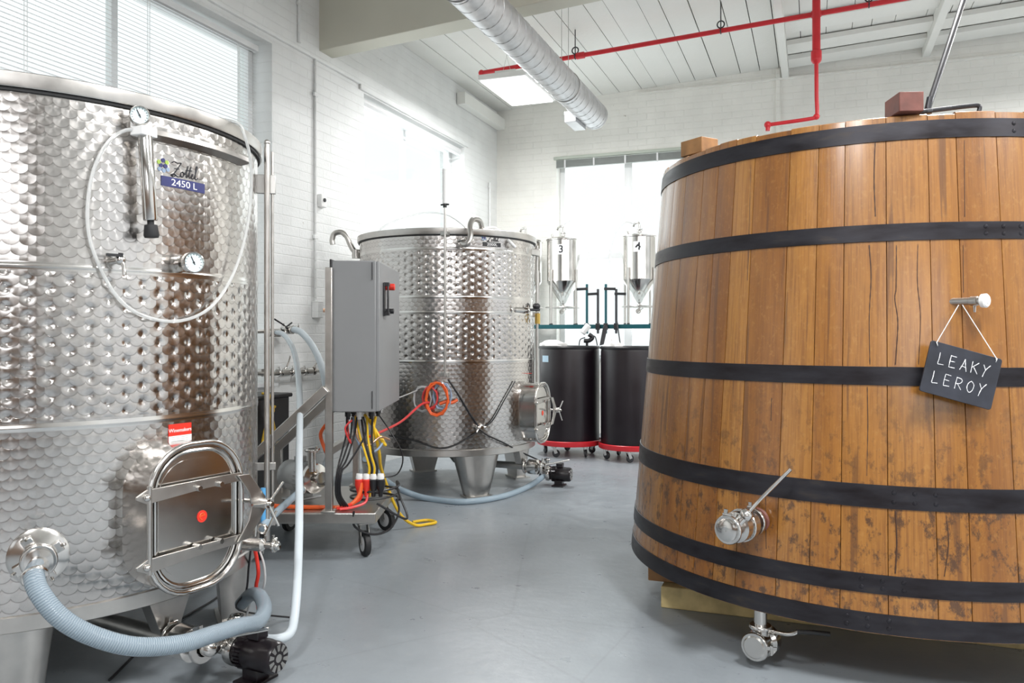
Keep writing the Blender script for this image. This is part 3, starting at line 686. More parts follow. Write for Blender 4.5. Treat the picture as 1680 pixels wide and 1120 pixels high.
# thermometer and sample tap
a = (-0.135,1.373); o = rad(a, .045)
b = M(); b.cyl(rad(a, 0) @ Vector((0, 0, -.01)), rad(a, 0) @ Vector((0, 0, .05)), .012, n=16); b.cyl(rad(a, 0) @ Vector((0, 0, .0)), rad(a, 0) @ Vector((0, 0, .02)), .028, n=24); obj('thermowell', b, m_steel, tA, world=True)
fg = frame(o.translation, (o.col[2].to_3d() + Vector((.35, -.5, 0))).normalized(), (1, 0, 0)); zz = fg.col[2].to_3d(); fg = frame(o.translation, zz, Vector((0, 0, 1)).cross(zz)); gauge(tA, fg, .034, m_tealdull)
a = (-0.415,1.365); f = rad(a); b = M(); b.cyl(f @ Vector((0, 0, 0)), f @ Vector((0, 0, .05)), .011, n=16); b.cyl(f @ Vector((0, 0, 0)), f @ Vector((0, 0, .008)), .026, n=24); b.ball(f @ Vector((0, 0, .05)), .016)
b.tube([f @ Vector((0, 0, .055)), f @ Vector((.006, -.02, .062)), f @ Vector((.007, -.045, .064))], .006, 10); ot = obj('sample_tap', b, m_steel, tA, world=True)
b = M(); b.box(f @ Vector((-.02, .012, .06)), (.045, .008, .01), f.to_3x3()); b.cyl(f @ Vector((0, .0, .05)), f @ Vector((0, .02, .055)), .007); obj('tap_handle', b, m_black, ot, world=True)
# lid pump: bracket rail, pump tube, gauge
a0 = (-0.326,1.786); a1 = (0.265,1.774); b = M(); n = 12; zr = a0[1] - .02
R0 = AR + .002; da = a1[0] - a0[0]
V = []
for i in range(n + 1):
    aa = a0[0] + da * i / n
    for rr_, z in ((R0, zr + .02), (R0 + .035, zr + .012), (R0 + .04, zr - .006), (R0, zr - .015)): V.append(((AX + rr_ * math.cos(aa)), AY + rr_ * math.sin(aa), z))
F = [(i * 4 + k, i * 4 + (k + 1) % 4, (i + 1) * 4 + (k + 1) % 4, (i + 1) * 4 + k) for i in range(n) for k in range(4)] + [(3, 2, 1, 0), tuple(n * 4 + k for k in range(4))]
b.add(V, F); obj('pump_rail', b, m_brush, tA, world=True, bevel=.001)
pm = M(); f = frame((-1.906,1.921,1.748), Vector((-1.896,1.933,1.49)) - Vector((-1.906,1.921,1.748)))
L_ = (Vector((-1.896,1.933,1.49)) - Vector((-1.906,1.921,1.748))).length
pm.lathe([(0, 0), (.019, 0), (.021, .004), (.021, L_ - .004), (.019, L_), (0, L_)], 28, f); lp = obj('lid_pump', pm, m_steel, tA, world=True)
b = M(); b.box((-1.911,1.922,1.758), (.05, .06, .028)); b.cyl((-1.924,1.899,1.756), (-1.896,1.95,1.754), .011); b.box((-1.933,1.934,1.776), (.05, .04, .04)); obj('pump_head', b, m_white, lp, world=True, bevel=.003)
b = M(); b.lathe([(0, L_), (.010, L_), (.010, L_ + .012), (.019, L_ + .014), (.023, L_ + .045), (.02, L_ + .052), (0, L_ + .052)], 20, f); obj('pump_knob', b, m_rubber, lp, world=True)
c = Vector((-1.911,1.905,1.802)); n = (Vector((0, 0, 1.14)) - c); n.z = 0; n = n.normalized(); gauge(lp, frame(c - n * .01, n, Vector((0, 0, 1)).cross(n)), .029, m_tealdull, 'pressure_gauge')
t = thing('air_tube', 'long clear air tube looped down the front of the large tank', 'hose', (-1.942,1.895,1.764))
b = M(); b.tube(spline([(-1.921,1.908,1.763), (-1.939,1.876,1.755), (-1.965,1.841,1.716), (-1.99,1.813,1.635), (-1.999,1.798,1.534), (-1.998,1.801,1.436), (-1.983,1.828,1.339), (-1.961,1.875,1.25), (-1.935,1.944,1.2), (-1.907,2.054,1.185), (-1.895,2.179,1.225), (-1.901,2.291,1.32), (-1.903,2.367,1.454), (-1.902,2.406,1.601), (-1.875,2.378,1.736), (-1.854,2.319,1.829), (-1.894,2.314,1.884), (-2.05, 2.3, 1.895), (-2.3, 2.2, 1.80)], 8), .0055, 8); obj('tube', b, m_clear, t, world=True)

# sight gauge column beside the large tank
zt = 1.90; P1 = Vector((-2.023,2.662,1.14)); P2 = Vector((-2.021,2.694,1.14)); b = M()
b.cyl((P1.x, P1.y, .33), (P1.x, P1.y, zt), .011, n=14); b.cyl((P2.x, P2.y, .42), (P2.x, P2.y, zt - .03), .006, n=12); b.ball((P1.x, P1.y, zt), .013)
g = obj('sight_gauge', b, m_brush, tA, world=True)
for z in (1.74, .62, .40):
    b = M(); b.bar((P1.x - .09, P1.y - .03, z), (P2.x + .012, P2.y + .005, z), .016, .075 if z > 1 else .03); obj('gauge_bracket', b, m_dull, g, world=True, bevel=.002)
ball_valve(tA, (-1.93,2.348,0.405), (.97, .10, 0), .17, .015, None, name='gauge_valve')
b = M(); q = Vector((-1.939,2.48,0.396)); b.tube([q, q + Vector((.0, .01, .10)), q + Vector((.005, .02, .17))], .006, 8); b.tube([q + Vector((.03, .02, 0)), q + Vector((.06, .05, .09))], .005, 8); obj('sample_cock', b, m_steel, tA, world=True)
# flanged outlet with hose
a = (-0.668,0.507); f = rad(a); b = M()
b.lathe([(0, .0), (.078, 0), (.080, .006), (.070, .012), (.045, .016), (.036, .02), (.036, .075), (0, .08)], 40, f); fl = obj('outlet_flange', b, m_steel, tA, world=True)
b = M()
for k in range(4):
    b = M(); aa = k * PI / 2 + .5; q = f @ Vector((.052 * math.cos(aa), .052 * math.sin(aa), .02)); b.box(q, (.03, .03, .035), (f.to_3x3() @ Rz(aa).to_3x3())); b.cyl(q, f @ Vector((.075 * math.cos(aa), .075 * math.sin(aa), .045)), .005); obj('clamp_lug', b, m_steel, fl, world=True, bevel=.002)
b = M(); clampring(b, f @ Vector((0, 0, .055)), f.col[2].to_3d(), .045, .02); obj('clamp', b, m_steel, fl, world=True, bevel=.002)
b = M(); b.tube(spline([f @ Vector((0, 0, .06)), f @ Vector((-.002, -.012, .085)), (-1.864,1.515,0.525)], 5), .028, 20); obj('hose_barb', b, m_steel, fl, world=True)
t = thing('ribbed_hose', 'thick ribbed pale blue hose curving from the big tank flange to its pump', 'hose', (-1.873,1.522,0.530))
HP = [f @ Vector((-.002, -.01, .085)), (-1.87,1.518,0.528), (-1.818,1.489,0.499), (-1.769,1.507,0.435), (-1.72,1.558,0.378), (-1.658,1.634,0.331), (-1.612,1.747,0.303), (-1.617,1.884,0.282), (-1.629,2.018,0.260), (-1.66,2.135,0.228), (-1.703,2.226,0.227), (-1.769,2.308,0.224), (-1.849,2.385,0.218), (-1.955,2.473,0.179), (-2.051,2.544,0.114)]
b = M(); b.tube(spline(HP, 8), .0245, 20); obj('hose', b, m_rib, t, world=True)
b = M(); q = [Vector(x) for x in HP[1:3]]; clampring(b, q[0].lerp(q[1], .12), q[1] - q[0], .03, .012); obj('hose_clamp', b, m_steel, t, world=True)
# drain under the tank
aM = azA[0]; u = Vector((math.cos(aM), math.sin(aM), 0)); cA = Vector((AX, AY, 0))
def drain(t, c, aM, R, zb, zp):
    u = Vector((math.cos(aM), math.sin(aM), 0)); s = Vector((-u.y, u.x, 0)); b = M()
    q = c + u * (R - .045)
    for sg in (-1, 1): b.bar(q + s * .075 * sg + Vector((0, 0, zb)), q + s * .03 * sg + Vector((0, 0, zp + .02)), .006, .05, u)
    b.prism([(-.078, zb), (.078, zb), (.032, zp + .02), (-.032, zp + .02)], .006, Matrix(((s.x, 0, u.x, q.x + u.x * .02), (s.y, 0, u.y, q.y + u.y * .02), (0, 1, 0, 0), (0, 0, 0, 1))))
    obj('drain_bracket', b, m_brush, t, world=True)
    b = M(); b.tube(spline([c + Vector((0, 0, zb - .01)), c + u * .05 + Vector((0, 0, zp + .03)), c + u * .15 + Vector((0, 0, zp)), c + u * (R + .02) + Vector((0, 0, zp))], 6), .026, 18)
    obj('drain_pipe', b, m_dull, t, world=True)
    h = Vector((-s.x * -.3 + u.x * .6, -s.y * -.3 + u.y * .6, .12))
    return ball_valve(t, c + u * (R - .01) + Vector((0, 0, zp)), u, .15, .036, h, False, 'drain_valve', .2)
drain(tA, cA, aM, AR, .30, .165)

def pump(name, label, loc, rz, mm, r=.06, L=.17, steelhead=True, group=None):
    """close-coupled pump, head towards -x, motor fan towards +x, standing on its foot"""
    t = thing(name, label, 'pump', loc, rz, group); zc_ = r + .035
    f = frame((0, 0, zc_), (1, 0, 0)); b = M()
    b.lathe([(0, 0), (r * .8, 0), (r * .82, .012), (r * .97, .02), (r * .97, L * .3), (r, L * .32), (r, L * .78), (r * .97, L * .8), (r * .97, L), (r * .85, L + .012), (r * .3, L + .014), (0, L + .014)], 36, f)
    for k in range(24):
        a = k * PI / 12; b.box(f @ Vector((math.cos(a) * r, math.sin(a) * r, L * .2)), (L * .2, .002, .006), (Rx(-a).to_3x3()))
    mo = obj('motor', b, mm, t)
    b = M(); b.lathe([(0, L + .0145), (r * .25, L + .0145)], 20, f)
    for k in range(10):
        a = k * PI / 5; b.prism([(r * .42, -.004), (r * .8, -.008), (r * .8, .008), (r * .42, .004)], .0012, f @ Rz(a), L + .0135)
    obj('fan_vent', b, m_dark if mm is m_gmotor else m_dull, mo)
    b = M(); b.box((L * .45, 0, .005), (L * .6, r * 2.1, .01)); b.box((L * .45, 0, .03), (L * .4, r * 1.1, .05)); obj('foot', b, mm, t, bevel=.002)
    b = M(); lb = [f @ Vector((math.cos(a) * (r + .0015), math.sin(a) * (r + .0015), z)) for a in [(-.15 + i * .1) + PI * 1.18 for i in range(9)] for z in (L * .36, L * .72)]
    b.add(lb, [(i * 2, i * 2 + 1, i * 2 + 3, i * 2 + 2) for i in range(8)]); obj('rating_plate', b, m_galv, mo)
    b = M(); b.lathe([(0, -.085), (r * .3, -.085), (r * .3, -.045), (r * .6, -.04), (r * .95, -.03), (r * 1.0, -.012), (r * .9, 0), (r * .7, .004)], 36, f); h = obj('pump_head', b, m_steel, t)
    b = M(); b.cyl((-.03, r * .3, zc_ + r * .5), (-.03, r * .3, zc_ + r * 1.9), r * .26); clampring(b, (-.03, r * .3, zc_ + r * 1.85), (0, 0, 1), r * .42); clampring(b, (-.08, 0, zc_), (1, 0, 0), r * .45)
    wingnut(b, (-.08, -r * .5, zc_), (0, 0, 1)); wingnut(b, (-.03, r * .3 - r * .45, zc_ + r * 1.85), (0, 1, 0)); obj('port', b, m_steel, h)
    b = M(); b.box((L * .5, r * .0, zc_ + r + .012), (.05, .05, .03)); obj('terminal_box', b, mm, mo, bevel=.004)
    return t
pump('transfer_pump', 'black motor pump on the floor at the foot of the large tank', (-1.80, 2.225, 0), -.10, m_motor, .054, .155)
b = M(); b.tube(spline([cA + u * (AR + .13) + Vector((0, 0, .165)), cA + u * (AR + .155) + Vector((0, .02, .155)), (-1.885, 2.235, .11), (-1.875, 2.235, .09)], 6), .022, 14)
o = obj('suction_pipe', b, m_steel); tag(o, 'short bent steel pipe joining the drain valve and the black pump', 'pipe')
b = M(); b.tube(spline([(-1.922,2.437,0.367), (-1.96,2.472,0.283), (-1.968,2.469,0.197), (-2.027,2.5,0.108), (-1.95, 2.75, .005)], 6), .004, 6); o = obj('cable', b, m_black); tag(o, 'black cable hanging from the gauge valve of the large tank', 'cable')
b = M(); b.tube(spline([(-1.931,2.467,0.359), (-1.932,2.482,0.317), (-1.926,2.484,0.260), (-1.947,2.498,0.198), (-1.99,2.567,0.091)], 6), .007, 8); o = obj('cable', b, m_redp); tag(o, 'red cable hanging below the gauge valve of the large tank', 'cable')
b = M(); b.tube(spline([(-1.95,2.516,0.345), (-1.905,2.492,0.283), (-1.909,2.491,0.204), (-1.984,2.516,0.142), (-2.042,2.548,0.021)], 6), .004, 6); o = obj('cable', b, m_grayc); tag(o, 'thin grey cable bowing right of the red one under the gauge valve', 'cable')
b = M(); b.tube(spline([(-2.173,2.04,0.000), (-2.331,2.401,0.000), (-2.381,2.631,0.000), (-2.414,2.821,0.000), (-2.474,2.978,0.000)], 6), .005, 6); b.v = [v + Vector((0, 0, .006)) for v in b.v]; o = obj('cable', b, m_black); tag(o, 'black cable lying on the floor under the large tank', 'cable')

# ---- second tank
BX, BY, BR = -2.658, 5.712, .67
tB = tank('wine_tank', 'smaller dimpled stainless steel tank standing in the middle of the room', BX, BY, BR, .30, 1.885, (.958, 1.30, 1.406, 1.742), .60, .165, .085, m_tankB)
aB = (-0.047,0.570); mB = manway(tB, (aB[0] + .02, aB[1]), BR, .31, .43, .11, BX, BY)
cB = Vector((BX, BY, 0)); drain(tB, cB, aB[0] - .05, BR, .30, .175)
brand(tB, ((-0.660,1.771)[0], 1.783), BR + .002, 1.12, '2000L', m_black, m_white, m_blue, bw=.13)
b = M(); q = radial(aB[0] - .05, BR + .02, .86, BX, BY); b.box(q.translation, (.05, .002, .035), q.to_3x3()); obj('label_plate', b, m_redp, tB, world=True, label='small red label above the door')
b = M(); b.tube(spline([(-3.229,5.414,1.774), (-3.29,5.391,1.783), (-3.32,5.38,1.83), (-3.347,5.37,1.895), (-3.386,5.355,1.928), (-3.434,5.337,1.918), (-3.451,5.331,1.872), (-3.447,5.333,1.835)], 6), .021, 16)
b.cyl((-3.281,5.394,1.727), (-3.281,5.394,1.793), .03); g = obj('vent_bend', b, m_brush, tB, world=True)
b = M(); b.tube(spline([(-2.197,5.286,1.85), (-2.189,5.267,1.911), (-2.194,5.223,1.944), (-2.206,5.154,1.94), (-2.202,5.092,1.89), (-2.182,5.056,1.818), (-2.189,5.032,1.762), (-2.228,5.039,1.76), (-2.248,5.053,1.787)], 6), .019, 16); clampring(b, (-2.248,5.053,1.787), (-.3, 0, 1), .03); obj('vent_bend', b, m_brush, tB, world=True)
b = M(); P = Vector((-2.366,5.041,1.14)); P.z = 0
b.cyl(P + Vector((0, 0, .86)), P + Vector((0, 0, 2.02)), .008, n=12); r_ = obj('lid_rod', b, m_brush, tB, world=True)
b = M(); b.cyl(P + Vector((0, 0, 2.04)), P + Vector((0, 0, 2.28)), .018, n=16, bev=.004); obj('rod_sleeve', b, m_white, r_, world=True)
b = M(); b.cyl(P + Vector((0, 0, 2.015)), P + Vector((0, 0, 2.045)), .013); b.cyl(P + Vector((-.03, 0, 2.035)), P + Vector((.03, 0, 2.035)), .006); obj('rod_knob', b, m_black, r_, world=True)
for z in (1.84, .87): b = M(); b.box((P + (cB - P).normalized() * .025) * 1 + Vector((0, 0, z)), (.05, .05, .03)); obj('rod_clip', b, m_dull, r_, world=True, bevel=.003)
# right-hand fittings of the second tank
Q = Vector((-1.999,5.925,1.14)); b = M(); b.cyl((Q.x, Q.y, .78), (Q.x, Q.y, 1.83), .011, n=12); g = obj('sight_gauge', b, m_dull, tB, world=True)
for z in (1.79, 1.30): b = M(); b.bar((Q.x - .10, Q.y - .02, z), (Q.x + .02, Q.y, z), .03, .035); obj('gauge_bracket', b, m_brush, g, world=True, bevel=.002)
b = M(); A_ = Vector((-2.102,5.545,1.791)); B_ = Vector((-1.97,5.882,1.765)); b.bar(A_, B_, .03, .045); b.box((-2.011,5.675,1.765), (.05, .05, .05)); pr = obj('pump_rail', b, m_dull, tB, world=True, bevel=.003)
b = M(); b.box((-2.004,5.656,1.853), (.045, .045, .05)); obj('pump_knob', b, m_rubber, pr, world=True, bevel=.006)
b = M(); b.cyl((-2.021,5.65,1.754), (-2.029,5.647,1.542), .014); b.cyl((-2.029,5.647,1.542), (-2.029,5.647,1.338), .005); obj('lid_pump', b, m_dark, pr, world=True)
o = ball_valve(tB, (-2.049,5.456,1.324), Vector((-1.924,5.771,1.323)) - Vector((-2.049,5.456,1.324)), .20, .014, (0, .1, .3), name='side_valve', hlen=.05)
b = M(); b.cyl((-2.133,5.502,1.326), (-1.928,5.77,1.332), .010); b.ball((-1.949,5.762,1.359), .03, sc=(1, 1, .8)); obj('valve_body', b, m_dark, o, world=True)
b = M(); b.cyl((-1.941,5.765,1.305), (-1.941,5.765,1.227), .02); obj('hose_tail', b, m_brass, o, world=True)
pump('transfer_pump', 'black motor pump on a stub of pipe beside the middle tank', (-1.876,5.878,-0.000), .05, m_motor, .055, .15)
t = thing('air_tube', 'thin clear tube arching over the lid of the middle tank', 'hose', (-3.174,5.541,1.955)); b = M(); b.tube(spline([(-3.015,5.28,1.817), (-3.031,5.327,1.932), (-2.949,5.518,2.035), (-2.819,5.673,2.092), (-2.621,5.64,2.058), (-2.463,5.592,1.956), (-2.41,5.505,1.884)], 7), .006, 8); obj('tube', b, m_clear, t, world=True)
t = thing('tube_bundle', 'white flexible tube lying across the rim of the middle tank', 'hose', (-2.183,5.483,1.872)); b = M(); b.tube(spline([(-2.263,5.4,1.897), (-2.183,5.483,1.921), (-2.098,5.461,1.853), (-2.024,5.414,1.801), (-2.003,5.443,1.772)], 7), .012, 10); obj('tube', b, m_white, t, world=True)

# cords coiled on the middle tank
def loops(b, px, py, rx, ry, n, dr, r, seed):
    R_ = random.Random(seed); az = AB0(px, py); P = []
    for i in range(n * 12 + 1):
        a = 2 * PI * i / 12; k = 1 + R_.uniform(-.06, .06)
        P.append(wrapv(Vector((rx * k * math.cos(a), ry * k * math.sin(a) - i * .0003, dr + .010 * math.sin(a * .37 + seed))), az, BR) + Vector((BX, BY, 0)))
    b.tube(P, r, 7)
CT = {}
def AB0(px, py): return CT[px, py]
CT[694, 652] = (-1.392,0.709); CT[707, 650] = (-1.308,0.718); CT[718, 652] = (-1.238,0.710); CT[726, 648] = (-1.188,0.727)
for px, py, rx, ry, n, dr, r, m, lab in ((694, 652, .060, .085, 4, .02, .004, m_grayc, 'grey cord'), (707, 650, .05, .075, 4, .035, .005, m_redc, 'red cord'), (718, 652, .07, .11, 4, .05, .0065, m_orange, 'orange cord'), (726, 648, .06, .09, 3, .03, .0045, m_bluec, 'blue grey cord')):
    b = M(); loops(b, px, py, rx, ry, n, dr, r, px); o = obj('coiled_cord', b, m); tag(o, '%s coiled and hung low on the middle tank' % lab, 'cord')
b = M(); b.cyl((-2.408,5.091,0.811), (-2.373,5.018,0.816), .006, n=10); b.cyl((-2.408,5.091,0.811), (-2.405,5.085,0.811), .02, n=16); obj('cord_hook', b, m_steel, tB, world=True)
def hug(label, pts, m, r=.005, dr=.012):
    Q = spline([(a_, z_, 0) for a_, z_ in pts], 10); b = M(); b.tube([(BX + (BR + dr) * math.cos(p.x), BY + (BR + dr) * math.sin(p.x), p.y) for p in Q], r, 7); o = obj('cable', b, m); tag(o, label, 'cable'); return o
def cable(label, pts, m, r=.005, k=7, group=None, name='cable'):
    b = M(); b.tube(spline(pts, k), r, 7); o = obj(name, b, m); tag(o, label, 'cable', group); return o
cable('red cable running from the control cart to the coil on the middle tank', [(-2.312,3.941,0.578), (-2.385,4.234,0.577), (-2.473,4.628,0.593), (-2.5,4.938,0.669), (-2.474,5.016,0.680)], m_redc, .008)
hug('orange plug cord ending right of the coils on the middle tank', [(-1.213,0.668), (-1.144,0.684), (-1.094,0.676), (-1.037,0.696)], m_orange, .011, .03)
hug('black cable running from the coils down to the little tap of the middle tank', [(-1.131,0.836), (-1.024,0.726), (-0.909,0.597), (-0.802,0.492)], m_black, .007)
hug('black cable running from the little tap up to the door of the middle tank', [(-0.788,0.488), (-0.660,0.539), (-0.502,0.684), (-0.345,0.810)], m_black)
hug('black cable sagging left of the little tap across the middle tank', [(-1.783,0.435), (-1.485,0.411), (-1.226,0.360), (-1.037,0.388), (-0.809,0.476)], m_black)
cable('black cable running from the little tap down to the pump of the middle tank', [(-2.176,5.191,0.489), (-2.126,5.227,0.445), (-2.043,5.318,0.386), (-2.025,5.595,0.290), (-1.963,5.831,0.197), (-1.918,6.04,0.112)], m_black, .006)
cable('thin grey wire from the control cabinet to the middle tank', [(-2.326,4.203,0.729), (-2.421,4.434,0.745), (-2.549,4.813,0.742), (-2.569,5.028,0.761)], m_grayc, .004)
b = M(); q = radial(*(((-0.802,0.501)[0], BR, (-0.802,0.501)[1])), BX, BY); b.lathe([(0, 0), (.026, 0), (.026, .01), (.012, .014), (.012, .06), (0, .06)], 20, q); b.cyl(q @ Vector((-.03, 0, .05)), q @ Vector((.03, .0, .05)), .01); b.tube([q @ Vector((.01, 0, .05)), q @ Vector((.03, .05, .055))], .005); b.tube([q @ Vector((-.02, 0, .05)), q @ Vector((-.04, -.03, .055))], .007); obj('sample_tap', b, m_steel, tB, world=True)

# ================================================================= OAK VAT
VX, VY = .2416, 3.833
rv = lambda z: 1.0316 - .0836 * (z - .2)
ZB, ZTp = .196, 1.862
tV = thing('oak_vat', 'giant honey coloured oak vat with black steel hoops on the right', 'wooden vat', (VX, VY, 0))
b = M(); rs = random.Random(12); a = 0; ws = []
while a < 2 * PI - .05:
    w = rs.choice([.095, .11, .125, .14, .15]); ws.append(w); a += w
k = 2 * PI / sum(ws); a = .3
zs = [ZB, ZB + .004] + [ZB + (ZTp - ZB) * i / 14 for i in range(1, 14)] + [ZTp - .003, ZTp]
tt = .5
for w in ws:
    w *= k; e = .0014; b.tn = rs.random() * .98 + .01; hj = rs.uniform(-.004, .004); V = []; U = []
    prof = [(a + .0002, -.006), (a + e, -.0006), (a + w * .25, .0005), (a + w * .5, .0008), (a + w * .75, .0005), (a + w - e, -.0006), (a + w - .0002, -.006)]
    us = []
    for i, z in enumerate(zs):
        for (aa, dr) in prof:
            ins = -.004 if i in (0, len(zs) - 1) else 0; R = rv(z) + dr + ins
            V.append((R * math.cos(aa), R * math.sin(aa), z + (hj if i >= len(zs) - 2 else 0))); us.append((aa * .9, z))
    F = []
    for i in range(len(zs) - 1):
        for j in range(6): F.append((i * 7 + j, i * 7 + j + 1, i * 7 + 7 + j + 1, i * 7 + 7 + j))
    nb = len(V)
    for i, z in ((0, ZB), (len(zs) - 1, ZTp + hj)):       # end grain and inner face
        for aa in (a, a + w): R = rv(z) - .05; V.append((R * math.cos(aa), R * math.sin(aa), z)); us.append((aa * .9 + .1, z))
    F.append(((len(zs) - 1) * 7, (len(zs) - 1) * 7 + 6, nb + 3, nb + 2)); F.append((6, 0, nb, nb + 1)); F.append((nb, nb + 2, nb + 3, nb + 1))
    b.add(V, F, [[us[q] for q in f_] for f_ in F]); a += w
obj('staves', b, m_oak, tV, ang=25)
b = M(); b.tn = .3; b.lathe([(0, .28), (rv(.28) - .04, .28), (rv(.28) - .04, .235), (0, .235)], 64); b.lathe([(0, 1.74), (rv(1.74) - .045, 1.74), (rv(1.78) - .045, 1.78), (0, 1.78)], 64); obj('head', b, m_oak, tV)
for z0, z1 in ((.200, 0.261), (0.321, 0.381), (0.589, 0.662), (0.979, 1.039), (1.447, 1.504), (1.779, 1.840)):
    b = M(); g0, g1 = rv(z0) + .001, rv(z1) + .001; b.lathe([(g0, z0), (g0 + .0035, z0 + .0005), (g1 + .0035, z1 - .0005), (g1, z1)], 128); h = obj('hoop', b, m_hoop, tV, ang=60)
    ap = -1.75 + z0 * .35
    for dx in (-.03, .03, .09):
        for dz in (.3, .7):
            b = M(); z = z0 + (z1 - z0) * dz; f = radial(ap + dx, rv(z) + .003, z); b.lathe([(.008, 0), (.006, .003), (0, .004)], 10, f); obj('rivet', b, m_hoop, h)
m_crack = mat('dark_seepage_stain', (.06, .025, .012), .5)
for P_, r_ in ((((0.171,2.907,1.437), (0.176,2.898,1.33), (0.170,2.888,1.2), (0.171,2.875,1.045)), .0032), (((0.252,2.905,1.433), (0.250,2.893,1.298), (0.246,2.89,1.258), (0.254,2.883,1.179), (0.246,2.872,1.046)), .003), (((0.315,2.908,1.435), (0.312,2.897,1.316), (0.320,2.888,1.199), (0.313,2.875,1.047)), .0026),
               (((0.191,2.935,1.782), (0.187,2.925,1.663), (0.190,2.914,1.531)), .0034), (((0.163,2.869,0.974), (0.164,2.858,0.844), (0.160,2.846,0.688)), .0026), (((0.243,2.833,0.583), (0.246,2.825,0.485), (0.241,2.817,0.390)), .004),
               (((0.387,2.844,0.579), (0.393,2.837,0.495), (0.380,2.827,0.392)), .0028), (((-0.136,2.939,0.925), (-0.138,2.932,0.846)), .003), (((0.447,2.927,1.428), (0.446,2.914,1.276)), .0016), (((-0.155,2.917,0.595), (-0.152,2.899,0.411)), .003), (((0.455,2.958,1.769), (0.453,2.936,1.52)), .0018), (((-0.213,3.055,1.758), (-0.223,3.02,1.337)), .0016)):
    b = M(); b.tube(spline(P_, 8), [r_ * .75 * (.6 + .4 * math.sin(1.7 * i) ** 2) for i in range((len(P_) - 1) * 8 + 1)], 6); obj('seep_stain', b, m_crack, tV, world=True, label='dark stain along a stave joint')
def vrad(az, dr=0): return radial(az[0], rv(az[1]) + dr, az[1], VX, VY)
az = (-2.005,0.502); f = vrad(az); nrm = f.col[2].to_3d()
b = M(); b.lathe([(0, 0), (.045, 0), (.04, .006), (.03, .008), (.03, .05), (0, .05)], 26, f); nk = obj('valve_flange', b, m_redwood, tV, world=True, label='dark bung around the racking valve')
v = ball_valve(tV, f @ Vector((0, 0, .03)), nrm, .17, .034, Vector((-0.155,2.695,0.723)) - Vector((-0.262,2.677,0.602)), True, 'racking_valve', .20, hp=.74)
b = M(); q = Vector((-0.159,2.843,0.702)); 
az = (-1.381,1.247); f = vrad(az); nz = (f.col[2].to_3d() + f.col[0].to_3d() * .9).normalized(); b = M(); q = f.translation
b.lathe([(0, -.02), (.012, -.01), (.012, .05), (.015, .052), (.015, .072), (.011, .074), (.011, .085)], 22, frame(q, nz)); sv = obj('sample_valve', b, m_brush, tV, world=True)
b = M(); b.lathe([(.012, .083), (.021, .085), (.022, .098), (.018, .102), (.010, .1025), (.009, .104), (0, .104)], 26, frame(q, nz)); obj('valve_cap', b, m_white, sv, world=True)
b = M(); b.cyl(q + nz * .062, q + nz * .062 + Vector((0, 0, -.035)), .006, .004); obj('spout', b, m_steel, sv, world=True)
# bottom drain valve
D = Vector((-0.172,2.924,0.193)); b = M(); b.cyl((D.x, D.y, .235), (D.x, D.y, .13), .022, n=18); clampring(b, (D.x, D.y, .135), (0, 0, 1), .036, .014); dv = obj('bottom_outlet', b, m_steel, tV, world=True)
cf = Vector((-.35 * 1, -.94, 0)).normalized(); b = M(); fc = frame((D.x, D.y, .078), cf)
b.lathe([(0, -.06), (.05, -.06), (.052, -.05), (.052, -.02), (.04, -.01), (.04, .03), (.046, .035), (.046, .05), (0, .052)], 30, fc); b.cyl((D.x, D.y, .13), (D.x, D.y, .1), .028, n=18); bv = obj('drain_valve', b, m_steel, dv, world=True)
b = M(); clampring(b, fc @ Vector((0, 0, .045)), cf, .046, .016); b.lathe([(0, .058), (.034, .058), (.04, .052)], 26, fc); wingnut(b, fc @ Vector((.0, -.058, .045)), (0, 0, 1)); obj('end_cap', b, m_steel, bv, world=True)
b = M(); b.tube(spline([(D.x, D.y, .128), (-0.086,2.87,0.138), (-0.049,2.863,0.153)], 5), .007, 10); lv = obj('lever', b, m_steel, bv, world=True)
b = M(); b.tube(spline([(-0.053,2.861,0.153), (0.000,2.881,0.151), (0.051,2.889,0.149)], 4), .008, 10); obj('lever_grip', b, m_rubber, lv, world=True)
# timbers carrying the vat
for y_, z_, x0, x1, m, lab in ((3.445, .045, -.60, 1.15, m_pallet, 'yellow pine timber on the floor under the front of the oak vat'), (4.2, .045, -.55, 1.05, m_pallet, 'pine timber on the floor under the back of the oak vat'),
                            (3.50, .136, -.665, 1.0, m_tanwood, 'reddish brown timber clamped between the vat and the front floor timber'), (4.2, .136, -.5, .9, m_tanwood, 'reddish brown timber on top of the rear floor timber')):
    b = M(); b.box(((x0 + x1) / 2, y_, z_), (x1 - x0, .09, .089)); o = obj('support_timber', b, m, bevel=.004); tag(o, lab, 'timber')
# things on the vat rim
zr = ZTp
def onrim(px, d): 
    return d
p = (0.280,2.973,1.884); b = M(); b.box((p[0], p[1], zr + .037), (.078, .12, .064), Rz(.3).to_3x3()); o = obj('wood_block', b, m_redwood, bevel=.003); tag(o, 'dusty red wooden block sitting on the vat rim', 'block')
b = M(); p = (-0.434,3.338,1.917); b.box((p[0], p[1], zr + .035), (.09, .12, .062), Rz(.9).to_3x3()); o = obj('wood_block', b, m_tanwood, bevel=.003); tag(o, 'tan wooden block at the left end of the vat rim', 'block')
t = thing('bent_rod', 'dark bent iron rod lying across the vat rim', 'rod', (0.395,2.996,1.883)); b = M(); b.tube(spline([(0.325,2.97,1.875), (0.386,2.992,1.883), (0.480,3.027,1.895), (0.510,3.039,1.895), (0.510,3.039,1.877)], 4), .0075, 8); obj('rod', b, m_dark, t, world=True); b = M(); b.box((0.342,2.987,1.878), (.05, .03, .014)); obj('clamp_foot', b, m_dark, t, world=True, bevel=.004)
